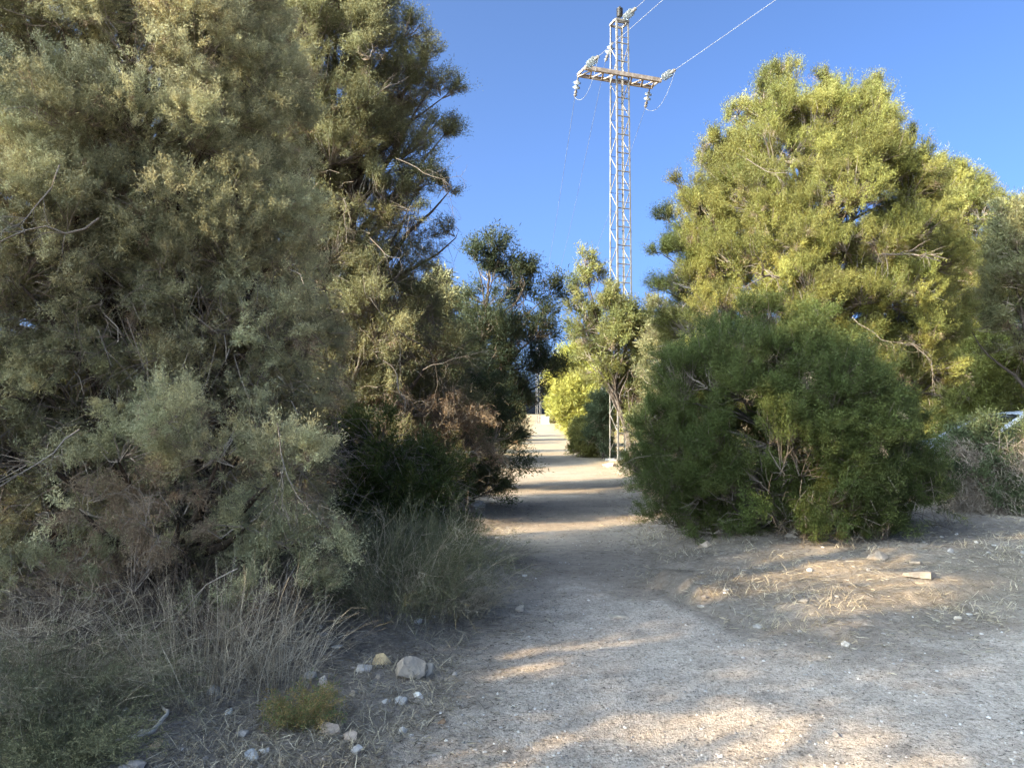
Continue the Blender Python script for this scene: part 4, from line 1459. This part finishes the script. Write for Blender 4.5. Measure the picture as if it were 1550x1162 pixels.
        for wx in (.78, 3.3):
            s = Soup()
            s.add(*lathe([(.18, 0), (.29, 0), (.31, .03), (.31, .16), (.29, .19), (.18, .19)], pt(wx, .70 * sg, .31), (0, sg, 0), 28))
            wo_ = s.build("wheel", M_T, root, smooth=True)
            s = Soup()
            s.add(*lathe([(0, .16), (.05, .18), (.16, .15), (.2, .195), (.2, .05)], pt(wx, .70 * sg, .31), (0, sg, 0), 20))
            s.build("rim", M_R, wo_)
    for nm, q in (("windscreen", [(1.14, .76, .965), (1.14, -.76, .965), (1.97, -.585, 1.41), (1.97, .585, 1.41)]), ("rear_window", [(3.93, .70, .985), (3.93, -.70, .985), (3.56, -.585, 1.40), (3.56, .585, 1.40)])):
        s = Soup()
        v = np.array([pt(*p_) for p_ in q] + [pt(x + (.012 if x < 2.5 else -.012), y, z - .01) for x, y, z in q])
        s.add(v, [[0, 1, 2, 3], [7, 6, 5, 4], [0, 4, 5, 1], [1, 5, 6, 2], [2, 6, 7, 3], [3, 7, 4, 0]])
        s.build(nm, M_G, root)
    s = Soup()
    s.add(*bar(pt(-.012, -.40, .46), pt(-.012, .40, .46), .02, .10))
    s.build("grille", M_K, root)
    return root


car()

# ------------------------------------------------------------------ far plants: two kinds, copied
proto_b = grow("scrub_bush", "x", "shrub", None, 0.0, 140, 26, 0.55, 46, 30, 0.20, 0.030, PAL_SUN, depth_k=1.0, gap=0.40, dead=0.05, trunk_r=0.08, twig_share=0.3, plume_len=(0.25, 0.45),
               prof=[(0.1, -1.1, 1.1), (0.8, -1.5, 1.5), (1.8, -1.2, 1.2), (2.6, -0.5, 0.5)], base=(0, 0), twig_r=0.01, back=1.0)
proto_p = grow("far_pine", "x", "tree", None, 0.0, 141, 34, 0.75, 46, 30, 0.28, 0.036, PAL_PINE * 0.75, depth_k=1.0, gap=0.40, dead=0.02, trunk_r=0.16, twig_share=0.3, plume_len=(0.3, 0.55),
               prof=[(1.2, -1.4, 1.4), (2.5, -2.0, 2.0), (4.2, -1.5, 1.5), (5.4, -0.5, 0.5)], base=(0, 0), mat=M_PINE, twig_r=0.012, back=1.0)
proto_j = grow("far_juniper", "x", "tree", None, 0.0, 142, 34, 0.65, 46, 30, 0.24, 0.034, PAL_TALL, depth_k=1.0, gap=0.40, dead=0.05, trunk_r=0.14, twig_share=0.3, plume_len=(0.3, 0.5),
               prof=[(0.3, -1.0, 1.0), (1.5, -1.6, 1.6), (3.2, -1.3, 1.3), (5.0, -0.4, 0.4)], base=(0, 0), twig_r=0.012, back=1.0)
proto_q = grow("shade_juniper", "x", "tree", None, 0.0, 151, 35, 0.40, 6, 36, 0.11, 0.020, PAL_TALL, depth_k=0.7, gap=0.40, dead=0.05, trunk_r=0.10, twig_share=0.4, plume_len=(0.25, 0.45),
               prof=[(0.5, -1.0, 1.0), (1.5, -1.6, 1.6), (3.2, -1.4, 1.4), (5.0, -0.5, 0.5)], base=(0, 0), twig_r=0.010, back=1.0, shell=0.2)

# (which, x, y, scale, label)
far = [
    ('j', -6.3, 1.2, 1.25, "juniper just outside the left border shading the gravel"),
]
r_ = random.Random(5)
G_FAR = "trees and scrub of the far background"
FAR = [
    (proto_b, -7.5, 13.5, 0.8, "sunlit scrub bush glimpsed through the left juniper near the border"),
    (proto_b, -10.5, 17.0, 1.0, "second sunlit scrub bush glimpsed behind the left juniper"),
    (proto_p, -13.0, 24.0, 0.9, "pine far behind the left juniper"),
    (proto_j, -4.6, 21.0, 0.75, "juniper hidden behind the dark open one"),
    (proto_j, -5.4, 29.0, 0.85, "second juniper along the left edge of the far path"),
    (proto_j, -4.8, 38.0, 0.8, "third juniper along the left edge of the far path"),
    (proto_p, -6.0, 50.0, 0.9, "pine along the left edge of the far path"),
    (proto_b, -6.5, 20.5, 0.8, "scrub bush behind the tall juniper with the sunlit top"),
    (proto_j, 1.2, 128.0, 0.75, "dark far juniper right behind the distant pylon"),
    (proto_b, 6.8, 118.0, 1.1, "grey far bush right of the white masonry box"),
    (proto_j, -4.5, 92.0, 0.8, "far juniper left of the distant pylon"),
    (proto_j, -7.0, 66.0, 0.8, "far juniper seen through the dark open one"),
    (proto_p, -1.5, 150.0, 1.3, "far pine closing the view beyond the distant pylon"),
    (proto_p, 9.5, 150.0, 1.4, "far pine rising behind the bright pine at the bend"),
    (proto_p, 7.2, 55.0, 0.85, "pine behind the slender juniper"),
    (proto_j, 9.6, 48.0, 0.9, "juniper behind the pylon on its right"),
    (proto_j, 16.0, 34.0, 0.85, "juniper behind the broad sunlit one"),
    (proto_p, 16.5, 26.0, 0.7, "pine behind the yellow green shrub at the right border"),
    (proto_b, 20.5, 28.0, 1.2, "scrub bush farthest right behind the car"),
    (proto_b, 12.8, 22.5, 0.9, "scrub bush between the broad juniper and the car"),
    (proto_j, -13.0, 120.0, 1.0, "far juniper low behind the end of the left row"),
    (proto_p, -22.0, 140.0, 1.3, "far pine low behind the end of the left row"),
    (proto_j, 20.0, 120.0, 1.1, "far juniper hidden low behind the round bush"),
]
firsts = {}
for k, (pr, x, y, s, lb) in enumerate(FAR):
    loc = (x, y, gz1(x, y) - 0.05)
    sc = (s * r_.uniform(0.9, 1.15), s * r_.uniform(0.9, 1.15), s)
    if pr.name not in firsts:
        firsts[pr.name] = 1
        pr.location, pr.rotation_euler, pr.scale = loc, (0, 0, r_.uniform(0, 6.28)), sc
        pr['label'] = lb
        pr['group'] = G_FAR
    else:
        copy_thing(pr, loc, r_.uniform(0, 6.28), sc, lb, G_FAR)
# trees standing beside and behind the viewer, left of the frame: they shade the gravel
G_SH = "junipers beside the viewer that shade the gravel"
for k, (x, y, s, lb) in enumerate([(-9.8, 3.4, 1.15, "juniper left of the large one outside the view"), (-9.0, 0.6, 1.95, "juniper beside the viewer to the left"),
                                   (-8.8, -3.0, 1.9, "juniper left behind the viewer"), (-9.6, -6.6, 1.8, "juniper farther left behind the viewer")]):
    q = (x, y, gz1(x, y) - 0.05)
    if k == 0:
        proto_q.location, proto_q.scale = q, (s, s, s)
        proto_q['label'], proto_q['group'] = lb, G_SH
    else:
        copy_thing(proto_q, q, r_.uniform(0, 6.28), (s, s, s), lb, G_SH)
for pr, x, y, sc_, lb in (
    (proto_j, -2.7, 24.5, 1.22, "olive juniper seen between the tall one and the dark open one"),
    (proto_j, -2.3, 44.0, 0.9, "low juniper at the left edge of the path far beyond the dark open one")):
    copy_thing(pr, (x, y, gz1(x, y) - 0.05), r_.uniform(0, 6.28), (sc_, sc_, sc_), lb, G_FAR)
